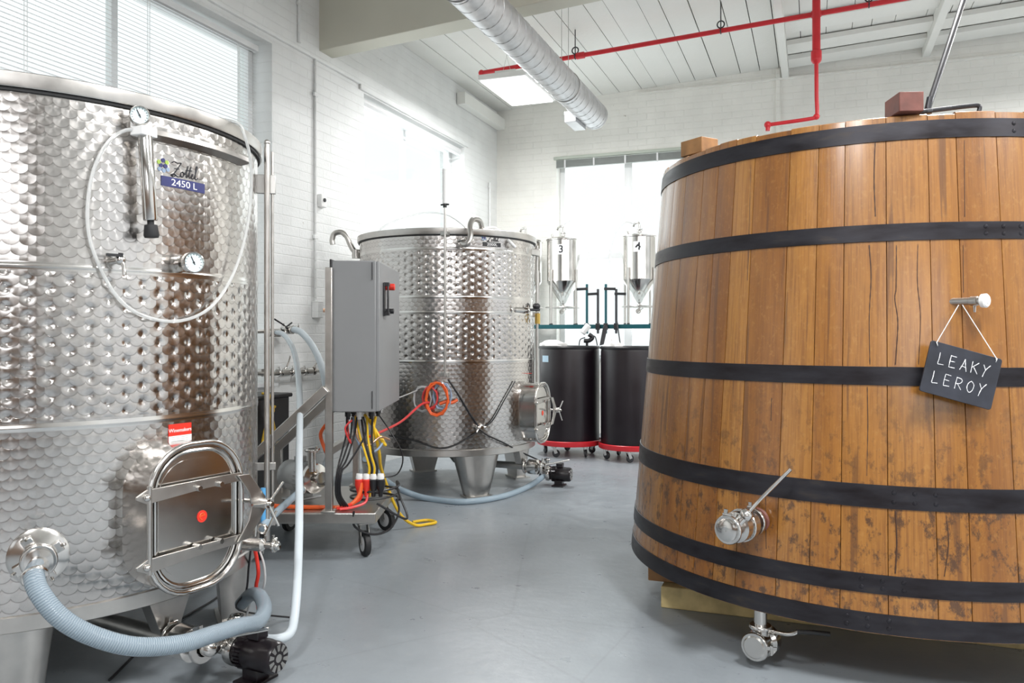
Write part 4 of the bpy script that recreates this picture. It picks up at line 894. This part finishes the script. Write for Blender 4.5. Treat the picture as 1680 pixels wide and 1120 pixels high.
t = thing('steel_cable', 'grey braided cable slanting from the vat rim up to the ceiling', 'cable', (0.356,3.013,1.891)); b = M(); b.tube([(0.354,3.013,1.887), (0.579,3.523,2.562), (0.827,4.416,3.299)], .010, 10); obj('strand', b, m_dark, t, world=True); b = M(); b.tube([(0.354,3.013,1.887), (0.363,3.016,1.932)], .010, 12); obj('ferrule', b, m_dark, t, world=True)
# chalk board
cb = (0.426,2.826,1.018); f0 = Vector((-math.sin(math.atan(495 / 1330)), math.cos(math.atan(495 / 1330)), 0)); n = (-f0 + Vector((0, 0, .07))).normalized()
f = frame(cb, n, Vector((0, 0, 1)).cross(n)) @ Rz(math.radians(-15.5))
t = thing('chalkboard_sign', 'small black chalkboard hanging tilted on the oak vat', 'sign', cb)
b = M(); b.prism(rrect(.226, .162, .008, 4), .006, f, -.006); obj('board', b, m_slate, t, world=True, bevel=.001)
CH = {'L': [[(0, 1), (.02, .5), (0, .02), (.3, .0), (.6, .03)]], 'E': [[(.02, 1), (0, .5), (.02, 0)], [(.02, 1), (.6, .98)], [(0, .52), (.5, .52)], [(.02, 0), (.62, .02)]], 'A': [[(0, 0), (.2, .5), (.35, 1)], [(.35, 1), (.5, .5), (.7, 0)], [(.15, .35), (.55, .33)]],
      'K': [[(0, 1), (.02, 0)], [(.65, 1), (.05, .48)], [(.2, .55), (.7, .05)]], 'Y': [[(0, 1), (.3, .55)], [(.7, 1.05), (.3, .55), (.12, -.05)]], 'R': [[(0, 0), (.03, 1)], [(.0, .98), (.5, .95), (.6, .72), (.4, .5), (.05, .46)], [(.2, .48), (.65, .0)]], 'O': [[(.35, 1), (.08, .75), (.02, .35), (.3, .0), (.6, .25), (.66, .7), (.35, 1)]]}
b = M(); rs = random.Random(5)
for word, y0, x0, pitch in (('LEAKY', .014, -.078, .0345), ('LEROY', -.046, -.083, .036)):
    for i, ch in enumerate(word):
        s_ = .036
        for st in CH[ch]:
            P = spline([f @ Vector((x0 + i * pitch + x * .030, y0 + y * s_ + rs.uniform(-.001, .001), .0004)) for x, y in st], 6); b.tube(P, [.0011 + rs.uniform(-.0003, .0004) for _ in P], 5)
obj('chalk_lettering', b, m_chalk, t, world=True)
b = M(); pa, pb_ = f @ Vector((-.095, .073, .002)), f @ Vector((.093, .073, .002)); hk = Vector((0.419,2.824,1.234))
b.tube([pa, pa + Vector((0, 0, .006)), hk], .0014, 5); b.tube([pb_, pb_ + Vector((0, 0, .006)), hk + Vector((.01, 0, 0))], .0014, 5); b.torus(pa, (1, 0, .3), .006, .0012, 12, 5); b.torus(pb_, (1, 0, -.3), .006, .0012, 12, 5); obj('string', b, m_white, t, world=True)
# ================================================================= CONTROL CART
YAW = math.atan(495 / 1330); cl, cdp = -.98, 4.45
fwd = Vector((-math.sin(YAW), math.cos(YAW), 0)); rgt = Vector((math.cos(YAW), math.sin(YAW), 0))
base = rgt * cl + fwd * cdp
tC = thing('control_cart', 'stainless wheeled cart carrying a tall grey control cabinet', 'cart', base, YAW)
def c3(l, d, z): return Vector((l - cl, d - cdp, z))
b = M(); b.box(c3(-1.02, 4.47, .214), (.66, .74, .056)); obj('platform', b, m_brush, tC, bevel=.006)
for d_ in (4.125, 4.84): b = M(); b.box(c3(-.93, d_, .86), (.036, .036, 1.25)); b.box(c3(-.93, d_, .247), (.07, .07, .012)); obj('post', b, m_brush, tC, bevel=.003)
b = M(); b.box(c3(-.93, 4.48, .55), (.036, .68, .036)); obj('crossbar', b, m_brush, tC, bevel=.003)
for d_ in (4.11, 4.62):
    b = M(); b.bar(c3(-.94, d_, .87), c3(-1.335, d_, .50), .045, .05, (0, 1, 0)); b.bar(c3(-1.33, d_, .52), c3(-1.33, d_, .24), .04, .04, (0, 1, 0)); obj('brace', b, m_brush, tC, bevel=.003)
b = M(); b.box(c3(-.811, 4.53, 1.135), (.228, .75, .777)); bx = obj('cabinet', b, m_box, tC, bevel=.006)
b = M(); b.box(c3(-.690, 4.53, 1.135), (.018, .744, .77)); dr = obj('cabinet_door', b, m_box, bx, bevel=.004)
b = M(); b.box(c3(-.678, 4.30, 1.33), (.012, .05, .175)); b.box(c3(-.664, 4.30, 1.41), (.03, .04, .02)); b.box(c3(-.664, 4.30, 1.255), (.03, .04, .02)); b.box(c3(-.655, 4.285, 1.33), (.008, .02, .15)); hd = obj('latch_handle', b, m_black, dr, bevel=.002)
b = M(); b.cyl(c3(-.68, 4.36, 1.40), c3(-.63, 4.36, 1.40), .018, n=18, bev=.003); obj('stop_button', b, m_redp, dr)
b = M(); b.cyl(c3(-.68, 4.36, 1.27), c3(-.635, 4.36, 1.27), .014, n=14, bev=.002); obj('selector_knob', b, m_black, dr)
b = M(); b.box(c3(-.83, 4.33, 1.526), (.13, .12, .008)); b.box(c3(-.928, 4.5, 1.135), (.012, .7, .79)); obj('mounting_strip', b, m_black, bx, bevel=.002)
for z in (1.47, .81): b = M(); b.box(c3(-.716, 4.151, z), (.004, .006, .09)); obj('hinge', b, m_dark, bx)
b = M(); b.cyl(c3(-.90, 4.9, 1.55), c3(-.90, 4.9, 1.52), .03)
for i, (l, d) in enumerate(((-.86, 4.25), (-.80, 4.25), (-.74, 4.27), (-.86, 4.4), (-.79, 4.42), (-.73, 4.42), (-.82, 4.6), (-.75, 4.62))):
    b = M(); b.cyl(c3(l, d, .750), c3(l, d, .715), .016, n=8); b.cyl(c3(l, d, .715), c3(l, d, .70), .011, n=12); obj('cable_gland', b, m_white if i % 3 == 1 else m_black, bx)
for (l, d, a) in ((-.775, 4.22, .5), (-1.29, 4.16, .2), (-.76, 4.76, .9), (-1.29, 4.76, -.3)):
    R3 = Rz(a).to_3x3(); o = c3(l, d, 0); b = M(); w = R3 @ Vector((0, -.03, .065)) + o; ax = R3 @ Vector((1, 0, 0))
    b.lathe([(0, -.016), (.04, -.016), (.062, -.014), (.065, -.008), (.065, .008), (.062, .014), (.04, .016), (0, .016)], 30, frame(w, ax)); ca = None
    fk = M()
    for s_ in (-1, 1): fk.bar(w + ax * .022 * s_, R3 @ Vector((.022 * s_, .0, .165)) + o, .004, .035, R3 @ Vector((0, 1, 0)))
    fk.box(o + Vector((0, 0, .165)), (.07, .07, .006), R3); fk.cyl(o + Vector((0, 0, .165)), o + Vector((0, 0, .187)), .022); fk.cyl(w - ax * .026, w + ax * .026, .007)
    ca = obj('caster', fk, m_brush, tC, bevel=.001); wh = obj('wheel', b, m_rubber, ca); hb = M(); hb.lathe([(0, -.019), (.035, -.018), (.040, -.016)], 24, frame(w, ax)); hb.lathe([(.040, .016), (.035, .018), (0, .019)], 24, frame(w, ax)); obj('hub', hb, m_grayc, wh)
def cw(l, d, z): return rgt * l + fwd * d + Vector((0, 0, z))
pp = cw(-1.09, 4.42, .243); pump('wine_pump', 'grey motor pump with round steel head riding on the cart', (pp.x, pp.y, .243), YAW + PI - .65, m_gmotor, .085, .20)
b = M(); b.tube(spline([cw(-1.30, 4.2, .262), cw(-1.15, 4.19, .255), cw(-1.0, 4.19, .252), cw(-.86, 4.2, .254), cw(-.80, 4.22, .30), cw(-.785, 4.24, .37)], 6), .011, 8); o = obj('cable', b, m_orange); tag(o, 'thick orange red cable lying along the front of the cart platform', 'cable')
# cables from the cabinet
GP = 'black cables bunched below the control cabinet'
rs = random.Random(9)
def cc(lab, m, pts, r=.0055, g=None): return cable(lab, [cw(*p) for p in pts], m, r, 6, g)
for i in range(4):
    l = -.87 + i * .028; j = rs.uniform(-.02, .02)
    cc('black cable bunched below the control cabinet down to the platform', m_black, [(l, 4.27 + j, .71), (l + j, 4.26, .62), (-.88 + i * .012, 4.2, .54 - i * .02), (-.895 + i * .008, 4.145, .44), (-.90 + i * .008, 4.14, .33), (-.88 + i * .012, 4.17, .262)], .005, GP)
for i in range(4):
    x = -.76 + i * .014
    cc('%s cable dropping from the cabinet to the plugs' % ('yellow and black', 'slim black', 'yellow', 'glossy black')[i], (m_yellow, m_black, m_yellow, m_black)[i], [(-.83 + i * .03, 4.3, .71), (-.80 + i * .02, 4.28, .60), (x - .01, 4.26, .52), (x + .012, 4.25, .44), (x - .004, 4.25, .37)], .006)
for i, (m, lb) in enumerate(((m_redp, 'red'), (m_redp, 'dark tipped red'), (m_black, 'black'), (m_black, 'far right black'))):
    l = -.80 + i * .037; p0 = cw(l, 4.25, .385); t = thing('power_plug', '%s industrial plug with white collar hanging below the cabinet' % lb, 'plug', (p0.x, p0.y, .30)); b = M()
    b.lathe([(0, -.06), (.010, -.06), (.015, -.03), (.024, 0), (.024, .028), (.016, .034)], 16, T(p0 + Vector((0, 0, -.03)))); obj('plug_body', b, m, t, world=True); b = M(); b.lathe([(0, .06), (.016, .06), (.02, .04), (.017, .028)], 16, T(p0 + Vector((0, 0, -.03)))); obj('collar', b, m_white, t, world=True)
cc('red cable drooping from the plugs to the platform', m_redp, [(-.785, 4.25, .31), (-.80, 4.23, .28), (-.86, 4.18, .256), (-.90, 4.16, .252)], .008)
cc('second red cable drooping from the plugs to the platform', m_redc, [(-.757, 4.25, .31), (-.765, 4.22, .27), (-.82, 4.17, .256), (-.88, 4.14, .252)], .007)
Y1 = [(-.76, 4.35, .70), (-.73, 4.35, .60), (-.72, 4.4, .50), (-.72, 4.5, .38), (-.66, 4.7, .12), (-.58, 4.8, .02), (-.50, 4.85, .012), (-.46, 4.9, .012), (-.52, 4.95, .012), (-.60, 4.9, .012)]
cc('yellow cable falling to the floor behind the cart in a loop', m_yellow, Y1, .009)
cc('second yellow cable hanging right of the cabinet', m_yellow, [(-.74, 4.4, .70), (-.75, 4.38, .62), (-.76, 4.36, .5), (-.76, 4.36, .38), (-.77, 4.38, .27)], .008)
cc('short yellow cable tied in a bunch under the cabinet', m_yellow, [(-.80, 4.4, .71), (-.74, 4.36, .64), (-.70, 4.34, .58), (-.68, 4.36, .55), (-.71, 4.36, .60)], .008)
cc('copper coloured cable curling out under the cabinet', m_copper, [(-.84, 4.35, .71), (-.82, 4.3, .60), (-.76, 4.28, .56), (-.70, 4.3, .60), (-.66, 4.36, .58)], .006)
cc('blue grey cable crossing below the cabinet', m_bluec, [(-.86, 4.4, .71), (-.84, 4.36, .60), (-.78, 4.3, .52), (-.72, 4.3, .53), (-.69, 4.35, .57)], .006)
cc('red signal cable crossing below the cabinet', m_redc, [(-.89, 4.4, .71), (-.87, 4.3, .64), (-.84, 4.22, .58), (-.86, 4.18, .66), (-.83, 4.2, .70)], .005)
cc('black cable arching below the right corner of the cabinet', m_black, [(-.74, 4.5, .70), (-.66, 4.45, .60), (-.60, 4.45, .48), (-.63, 4.45, .38), (-.73, 4.44, .36)], .004)
cc('orange cable dropping left of the cart post', m_orange, [(-1.02, 4.5, .66), (-1.05, 4.45, .60), (-1.02, 4.42, .52), (-.99, 4.42, .46)], .010)
L1 = []
for i in range(22):
    a = i * PI / 5; L1.append((-.74 + .13 * math.cos(a), 4.38 + .14 * math.sin(a), .252 + .004 * i))
L1 += [(-.60, 4.3, .30), (-.55, 4.25, .20), (-.57, 4.22, .19), (-.70, 4.20, .27)]
cc('black cable coiled loosely on the right corner of the platform', m_black, L1, .006)
cc('black cable looped around the front caster of the cart', m_black, [(-.62, 4.36, .26), (-.60, 4.3, .20), (-.64, 4.22, .13), (-.72, 4.16, .12), (-.80, 4.12, .17), (-.80, 4.1, .25)], .006)

# ---- hoses
def hose(label, pts, m, r, ends=None, name='hose'):
    t = thing(name, label, 'hose', pts[0]); b = M(); b.tube(spline(pts, 8), r, 14); obj('tube', b, m, t, world=True); b = M()
    P = [Vector(p) for p in pts]; clampring(b, P[0].lerp(P[1], .1), P[1] - P[0], r + .004, .014); obj('hose_clamp', b, m_steel, t, world=True); b = M(); clampring(b, P[-1].lerp(P[-2], .1), P[-1] - P[-2], r + .004, .014); obj('hose_clamp', b, m_steel, t, world=True); return t
hose('white hose hanging from the wall valves down to the black floor pump', [(-3.391,4.553,1.16), (-3.276,4.489,1.144), (-3.073,4.298,1.063), (-2.805,3.971,0.946), (-2.495,3.553,0.777), (-2.201,3.129,0.584), (-1.963,2.791,0.396), (-1.791,2.535,0.238), (-1.719,2.412,0.134), (-1.699,2.355,0.108), (-1.71,2.309,0.107), (-1.748,2.294,0.107), (-1.794,2.288,0.107)], m_hosew, .0165)
hose('white hose from the wall valves curving behind the control cabinet', [(-3.348,4.676,1.182), (-3.259,4.655,1.161), (-3.132,4.596,1.075), (-2.964,4.445,0.960), (-2.847,4.329,0.817), (-2.773,4.25,0.619), (-2.742,4.208,0.440), (-2.751,4.151,0.320)], m_hosew, .022)
hose('short clear hose slanting up from the large tank to the cart pump', [(-2.009,2.613,0.387), (-2.023,2.662,0.404), (-2.101,2.846,0.409), (-2.234,3.116,0.394), (-2.365,3.388,0.382)], m_hose, .016)
hose('long pale blue hose sagging along the floor below the middle tank', [(-2.408,4.065,0.434), (-2.42,4.168,0.361), (-2.502,4.457,0.236), (-2.64,4.939,0.080), (-2.496,5.024,0.020), (-2.211,4.999,0.020), (-2.04,5.239,0.020), (-1.986,5.593,0.020), (-1.934,5.789,0.058), (-1.925,5.953,0.087)], m_hose, .021)
b = M(); b.cyl((-2.03,2.648,0.540), (-2.03,2.648,0.387), .010, n=12); o = obj('blue_tube', b, m_blue); tag(o, 'short bright blue tube standing beside the sight gauge of the large tank', 'tube')

# ---- wall manifold
t = thing('wall_manifold', 'steel pipe with lever valves mounted on the left wall behind the hoses', 'pipework', (-3.5, 4.6, .85))
b = M(); b.tube([(-3.5,4.366,0.892), (-3.5,4.659,0.875), (-3.5,5.492,0.872)], .014, 12); b.tube([(-3.5,4.659,0.875), (-3.5,4.659,1.161)], .014, 12); b.tube([(-3.5,4.366,1.16), (-3.5,4.882,1.179)], .013, 12)
for q in ((-3.56,4.566,0.887), (-3.56,5.131,0.872), (-3.56,5.525,0.865)): b.box(q, (.12, .04, .05))
obj('pipe', b, m_brush, t, world=True)
ball_valve(t, (-3.5,4.72,0.877), (0, 1, 0), .16, .02, (0, .2, .3), False, hlen=.1)
ball_valve(t, (-3.5,5.022,0.873), (0, 1, 0), .14, .02, (0, .9, .5), False, hlen=.12)
ball_valve(t, (-3.48,4.593,1.157), (.3, 1, 0), .13, .02, (0, .9, .35), False, hlen=.16, hm=m_dark)
ball_valve(t, (-3.48,4.748,1.178), (.3, 1, 0), .13, .02, (0, -.9, .4), False, hlen=.14, hm=m_dark)
# black bin with yellow rope
t = thing('black_bin', 'black square bin standing against the left wall behind the tank gauge', 'bin', (-3.32, 4.1, 0))
b = M(); b.box((-3.32, 4.1, .38), (.42, .44, .76)); obj('bin_body', b, m_black, t, world=True, bevel=.012); b = M(); b.box((-3.32, 4.1, .765), (.45, .47, .025)); obj('bin_lid', b, m_black, t, world=True, bevel=.008)
t = thing('yellow_rope', 'knotted yellow rope hanging over the black bin', 'rope', (-3.05, 4.06, .78)); b = M()
q = Vector((-3.07, 4.06, .70))
b.tube(spline([q + Vector(p) for p in ((-.05, 0, .09), (0, 0, .085), (.004, -.01, .03), (.006, .03, -.08), (.006, .07, -.22), (.006, .05, -.27), (.006, .02, -.2), (.01, .0, -.05), (.02, -.02, 0), (.02, .03, .01), (.01, 0, -.02), (.008, -.05, -.12), (.008, -.08, -.22))], 7), .0075, 8); b.ball(q + Vector((.015, 0, -.01)), .022); obj('rope_strand', b, m_yellow, t, world=True)

# ================================================================= DRUMS ON DOLLIES
def drum(x, y, rz, first=None):
    pass
DR = ((-2.20, 7.50), (-1.575, 7.415))
P1_ = (-2.201,7.493,1.14); P2_ = (-1.575,7.416,1.14)
td = thing('plastic_drum', 'black plastic drum on a red dolly in front of the shelf, the left one', 'drum', (P1_[0], P1_[1], .13)); b = M()
b.lathe([(0, 0), (.27, 0), (.285, .012), (.288, .05), (.288, .86), (.283, .885)], 56); obj('drum_body', b, m_drum, td)
b = M(); b.lathe([(.283, .882), (.294, .884), (.296, .90), (.288, .91), (.275, .91), (.27, .895), (0, .893)], 56); obj('drum_lid', b, m_black, td)
for x, y in ((.12, .1), (-.12, -.1)): b = M(); b.cyl((x, y, .892), (x, y, .905), .035); obj('bung', b, m_dark, td)
b = M(); a0 = -2.35; V = [((.2895) * math.cos(a0 + i * .04), .2895 * math.sin(a0 + i * .04), z) for i in range(9) for z in (.76, .82)]; b.add(V, [(i * 2, i * 2 + 1, i * 2 + 3, i * 2 + 2)[::-1] for i in range(8)]); tp = obj('tape_patch', b, mat('pale_blue_tape', (.45, .62, .75), .5), td)
tl = thing('drum_dolly', 'round red wheeled dolly under the left black drum', 'dolly', (P1_[0], P1_[1], 0)); b = M()
b.lathe([(.0, .118), (.27, .118), (.275, .105), (.305, .105), (.31, .112), (.31, .150), (.304, .155), (.300, .150), (.298, .129), (.0, .128)], 48); obj('dolly_ring', b, m_red, tl)
for k in range(5):
    a = k * 2 * PI / 5 - 1.9; R3 = Rz(a + .7).to_3x3(); o = Vector((.25 * math.cos(a), .25 * math.sin(a), 0)); ax = R3 @ Vector((1, 0, 0)); w = o + R3 @ Vector((0, .02, .036)); b = M()
    for s_ in (-1, 1): b.bar(w + ax * .016 * s_, o + ax * .016 * s_ + Vector((0, 0, .095)), .003, .03, R3 @ Vector((0, 1, 0)))
    b.cyl(o + Vector((0, 0, .09)), o + Vector((0, 0, .105)), .025); c_ = obj('caster', b, m_steel, tl); b = M(); b.lathe([(0, -.011), (.03, -.011), (.036, -.006), (.036, .006), (.03, .011), (0, .011)], 20, frame(w, ax)); obj('wheel', b, m_dark, c_)
q = dup(td, (P2_[0], P2_[1], .13), .5, 'black plastic drum half hidden behind the oak vat')
for ch in [x for x in bpy.data.objects if x.parent == q and x.name.startswith('tape')]: bpy.data.objects.remove(ch)
dup(tl, (P2_[0], P2_[1], 0), .4, 'round red wheeled dolly under the black drum beside the oak vat')

# ================================================================= SHELF, FERMENTERS, CLUTTER
t = thing('steel_bench', 'high bench with teal edged top along the back window', 'bench', (-2.3, 8.82, 0))
b = M(); b.box((-2.30, 8.82, 1.235), (2.2, .58, .035)); tp = obj('bench_top', b, mat('pale_bench_top', (.7, .76, .78), .3), t, world=True, bevel=.004)
b = M(); b.box((-2.30, 8.525, 1.235), (2.2, .014, .045)); obj('edge_strip', b, m_teal, tp, world=True, bevel=.002)
for x, y in ((-3.33, 8.58), (-1.25, 8.58), (-3.33, 9.06), (-1.25, 9.06)):
    b = M(); b.box((x, y, .61), (.04, .04, 1.22)); obj('leg', b, m_white, t, world=True, bevel=.003)
b = M(); b.box((-2.3, 9.06, .5), (2.1, .03, .03)); obj('stretcher', b, m_white, t, world=True)
def fermenter(x, y, label, num, R=.185):
    z0 = 1.254; t = thing('conical_fermenter', label, 'fermenter', (x, y, z0))
    zt_ = .96; zc0 = .49; b = M(); b.lathe([(.012, .235), (.03, .245), (R, zc0), (R + .001, zc0 + .006), (R, zc0 + .012), (R, zt_ - .01), (R + .008, zt_ - .006), (R + .008, zt_)], 48); obj('vessel', b, m_steel, t, ang=30)
    b = M(); b.lathe([(R + .009, zt_ - .006), (R + .010, zt_ + .006), (R, zt_ + .014), (R * .6, zt_ + .035), (.03, zt_ + .05), (.03, zt_ + .065), (0, zt_ + .065)], 48); ld = obj('lid', b, m_steel, t)
    b = M(); b.cyl((0, 0, zt_ + .06), (0, 0, zt_ + .13), .014); clampring(b, (0, 0, zt_ + .08), (0, 0, 1), .028); b.tube(spline([(0, 0, zt_ + .12), (-.01, 0, zt_ + .16), (-.05, 0, zt_ + .15), (-.06, -.02, zt_ + .12)], 5), .012, 10); wingnut(b, (.03, 0, zt_ + .08), (0, 1, 0)); obj('lid_valve', b, m_steel, ld); b = M(); b.cyl((-.1, -.04, zt_ + .02), (-.12, -.05, zt_ + .07), .012); obj('relief_valve', b, m_steel, ld)
    for k in range(4):
        a = PI / 4 + k * PI / 2 + .35; b = M(); c_, s_ = math.cos(a), math.sin(a); b.cyl((c_ * (R + .012), s_ * (R + .012), .008), (c_ * (R + .012), s_ * (R + .012), .62), .013, n=14); lg = obj('leg', b, m_brush, t); b = M(); b.lathe([(0, 0), (.02, 0), (.013, .02), (0, .022)], 14, T((c_ * (R + .012), s_ * (R + .012), 0))); obj('foot', b, m_rubber, lg)
    b = M(); b.torus((0, 0, .2), (0, 0, 1), R + .012, .007, 40, 8); obj('leg_ring', b, m_brush, t)
    b = M(); b.cyl((0, 0, .24), (0, 0, .14), .013); clampring(b, (0, 0, .215), (0, 0, 1), .026); b.cyl((0, 0, .15), (.0, -.06, .15), .012); clampring(b, (0, -.055, .15), (0, 1, 0), .026); b.tube([(0, 0, .15), (.05, -.02, .19)], .006); b.tube([(.02, -.08, .34), (.02, -.12, .34)], .012); obj('dump_valve', b, m_steel, t)
    if num:
        az = (-PI / 2 + (.16 if num == '3' else .12), .84); b = M(); b.prism([(-.052, -.055), (0, -.055), (.052, -.055), (.052, .055), (0, .055), (-.052, .055)], .0015); b.cur = 1; text(b, num, .115, T((0, 0, .0016)), .001, bold=.0022); obj('number_label', bend(b, az, R + .001), [m_white, m_ink], t, label='white label with black number %s' % num)
    return t
px3 = (-2.657,8.8,1.14); px4 = (-1.788,8.8,1.14); px2 = (-3.103,8.8,1.14)
fermenter(px3[0], 8.8, 'shiny conical fermenter marked 3 on the bench', '3')
fermenter(px4[0], 8.8, 'shiny conical fermenter marked 4 on the bench beside the oak vat', '4')
fermenter(px2[0], 8.8, 'shiny conical fermenter half hidden behind the middle tank', '2')
t = thing('air_tube', 'clear tube looping left from the lid of fermenter 4', 'hose', (-2.053,8.6,1.932)); b = M(); b.tube(spline([(-1.824,8.78,2.353), (-1.928,8.7,2.368), (-2.024,8.62,2.23), (-2.073,8.6,1.998), (-2.067,8.6,1.833), (-2.006,8.6,1.7), (-1.953,8.6,1.613)], 6), .007, 8); obj('tube', b, m_clear, t, world=True)
t = thing('air_tube', 'clear tube arching right from the lid of fermenter 3', 'hose', (-2.346,8.6,2.141)); b = M(); b.tube(spline([(-2.637,8.78,2.392), (-2.513,8.7,2.423), (-2.372,8.62,2.278), (-2.305,8.6,2.006), (-2.264,8.6,1.672)], 6), .006, 8); obj('tube', b, m_clear, t, world=True)
for px, pt, m, lab in ((963, 466, m_teal, 'teal bar clamp standing right of fermenter 3'), (981, 474, m_dark, 'thin dark bar clamp standing in the window between the fermenters'), (994, 466, m_teal, 'teal bar clamp standing in the middle of the window'), (1012, 474, m_dark, 'dark bar clamp standing left of fermenter 4')):
    pass
def barclamp(top, label, m, hdir):
    q = Vector(top); t = thing('bar_clamp', label, 'clamp', (q.x, q.y, 1.18)); b = M(); b.cyl((q.x, q.y, 1.16), (q.x, q.y, q.z), .014, n=10, bev=.003); obj('bar', b, m, t, world=True)
    b = M(); b.bar((q.x - .015 * hdir, q.y - .01, q.z - .05), (q.x + .11 * hdir, q.y - .02, q.z - .055), .02, .028); b.box((q.x, q.y - .005, 1.235), (.045, .03, .07)); obj('jaw', b, m_black, t, world=True, bevel=.003)
barclamp((-2.296,8.49,1.693), 'teal bar clamp standing right of fermenter 3', m_teal, -1)
barclamp((-2.174,8.49,1.638), 'thin black bar clamp between the two teal ones', m_dark, -1)
barclamp((-2.087,8.49,1.689), 'teal bar clamp standing in the middle of the window', m_teal, 1)
barclamp((-1.974,8.49,1.634), 'black bar clamp just left of fermenter 4', m_dark, 1)
# on the drums
zd = 1.04
def dpos(px, d, z): p = Vector((-0.000,0.000,1.14)); return fwd * d + rgt * ((px - 840) / 1330 * d) + Vector((0, 0, z))
t = thing('spray_gun', 'white and black handheld spray gun lying on the left drum', 'tool', dpos(966, 7.7, zd)); b = M()
b.cyl(dpos(955, 7.7, 1.16), dpos(966, 7.7, 1.24), .03, n=16, bev=.006); obj('gun_body', b, m_white, t, world=True); b = M(); b.tube(spline([dpos(966, 7.7, 1.15), dpos(972, 7.7, 1.12), dpos(966, 7.7, 1.09), dpos(958, 7.7, 1.09)], 5), .02, 10); b.cyl(dpos(963, 7.7, 1.10), dpos(963, 7.7, 1.04), .012); b.tube(spline([dpos(950, 7.7, 1.045), dpos(952, 7.7, 1.10), dpos(960, 7.7, 1.12)], 5), .005, 8); b.tube(spline([dpos(966, 7.7, 1.13), dpos(976, 7.7, 1.13), dpos(980, 7.7, 1.045)], 5), .005, 8); obj('grip', b, m_black, t, world=True)
t = thing('rubber_scraper', 'dark rubber scraper leaning between the two drums', 'tool', dpos(988, 7.6, 1.06)); b = M(); b.prism([(-.02, 0), (.02, .01), (.055, .17), (.03, .20), (.01, .16)], .012, frame(dpos(987, 7.62, 1.045), -fwd, rgt)); obj('blade', b, m_dark, t, world=True, bevel=.002)
rs = random.Random(4)
def blob(label, c, sx, sy, sz, seed):
    R_ = random.Random(seed); b = M(); V = []; n = 18
    for j in range(8):
        for i in range(n):
            a = 2 * PI * i / n; e = PI / 2 * j / 7; k = 1 + .18 * math.sin(3 * a + seed) + .12 * math.sin(7 * a + j + seed) + R_.uniform(-.06, .06); V.append(Vector(c) + Vector((sx * math.cos(a) * math.cos(e) * k, sy * math.sin(a) * math.cos(e) * k, sz * math.sin(e) * (1 + .2 * math.sin(5 * a + j)))))
    b.add(V, [(j * n + i, j * n + (i + 1) % n, (j + 1) * n + (i + 1) % n, (j + 1) * n + i) for j in range(7) for i in range(n)]); o = obj('folded_cloth', b, m_cloth); tag(o, label, 'cloth'); return o
blob('crumpled white cloth on the left side of the left drum lid', dpos(905, 7.85, zd), .13, .10, .05, 1)
blob('small white cloth at the rim of the right drum', dpos(1004, 7.5, zd), .08, .07, .055, 2)
b = M(); b.cyl(dpos(1018, 7.5, 1.04), dpos(1012, 7.52, 1.28), .006, n=8); o = obj('thin_rod', b, m_dark); tag(o, 'thin dark rod leaning up from the right drum', 'rod')
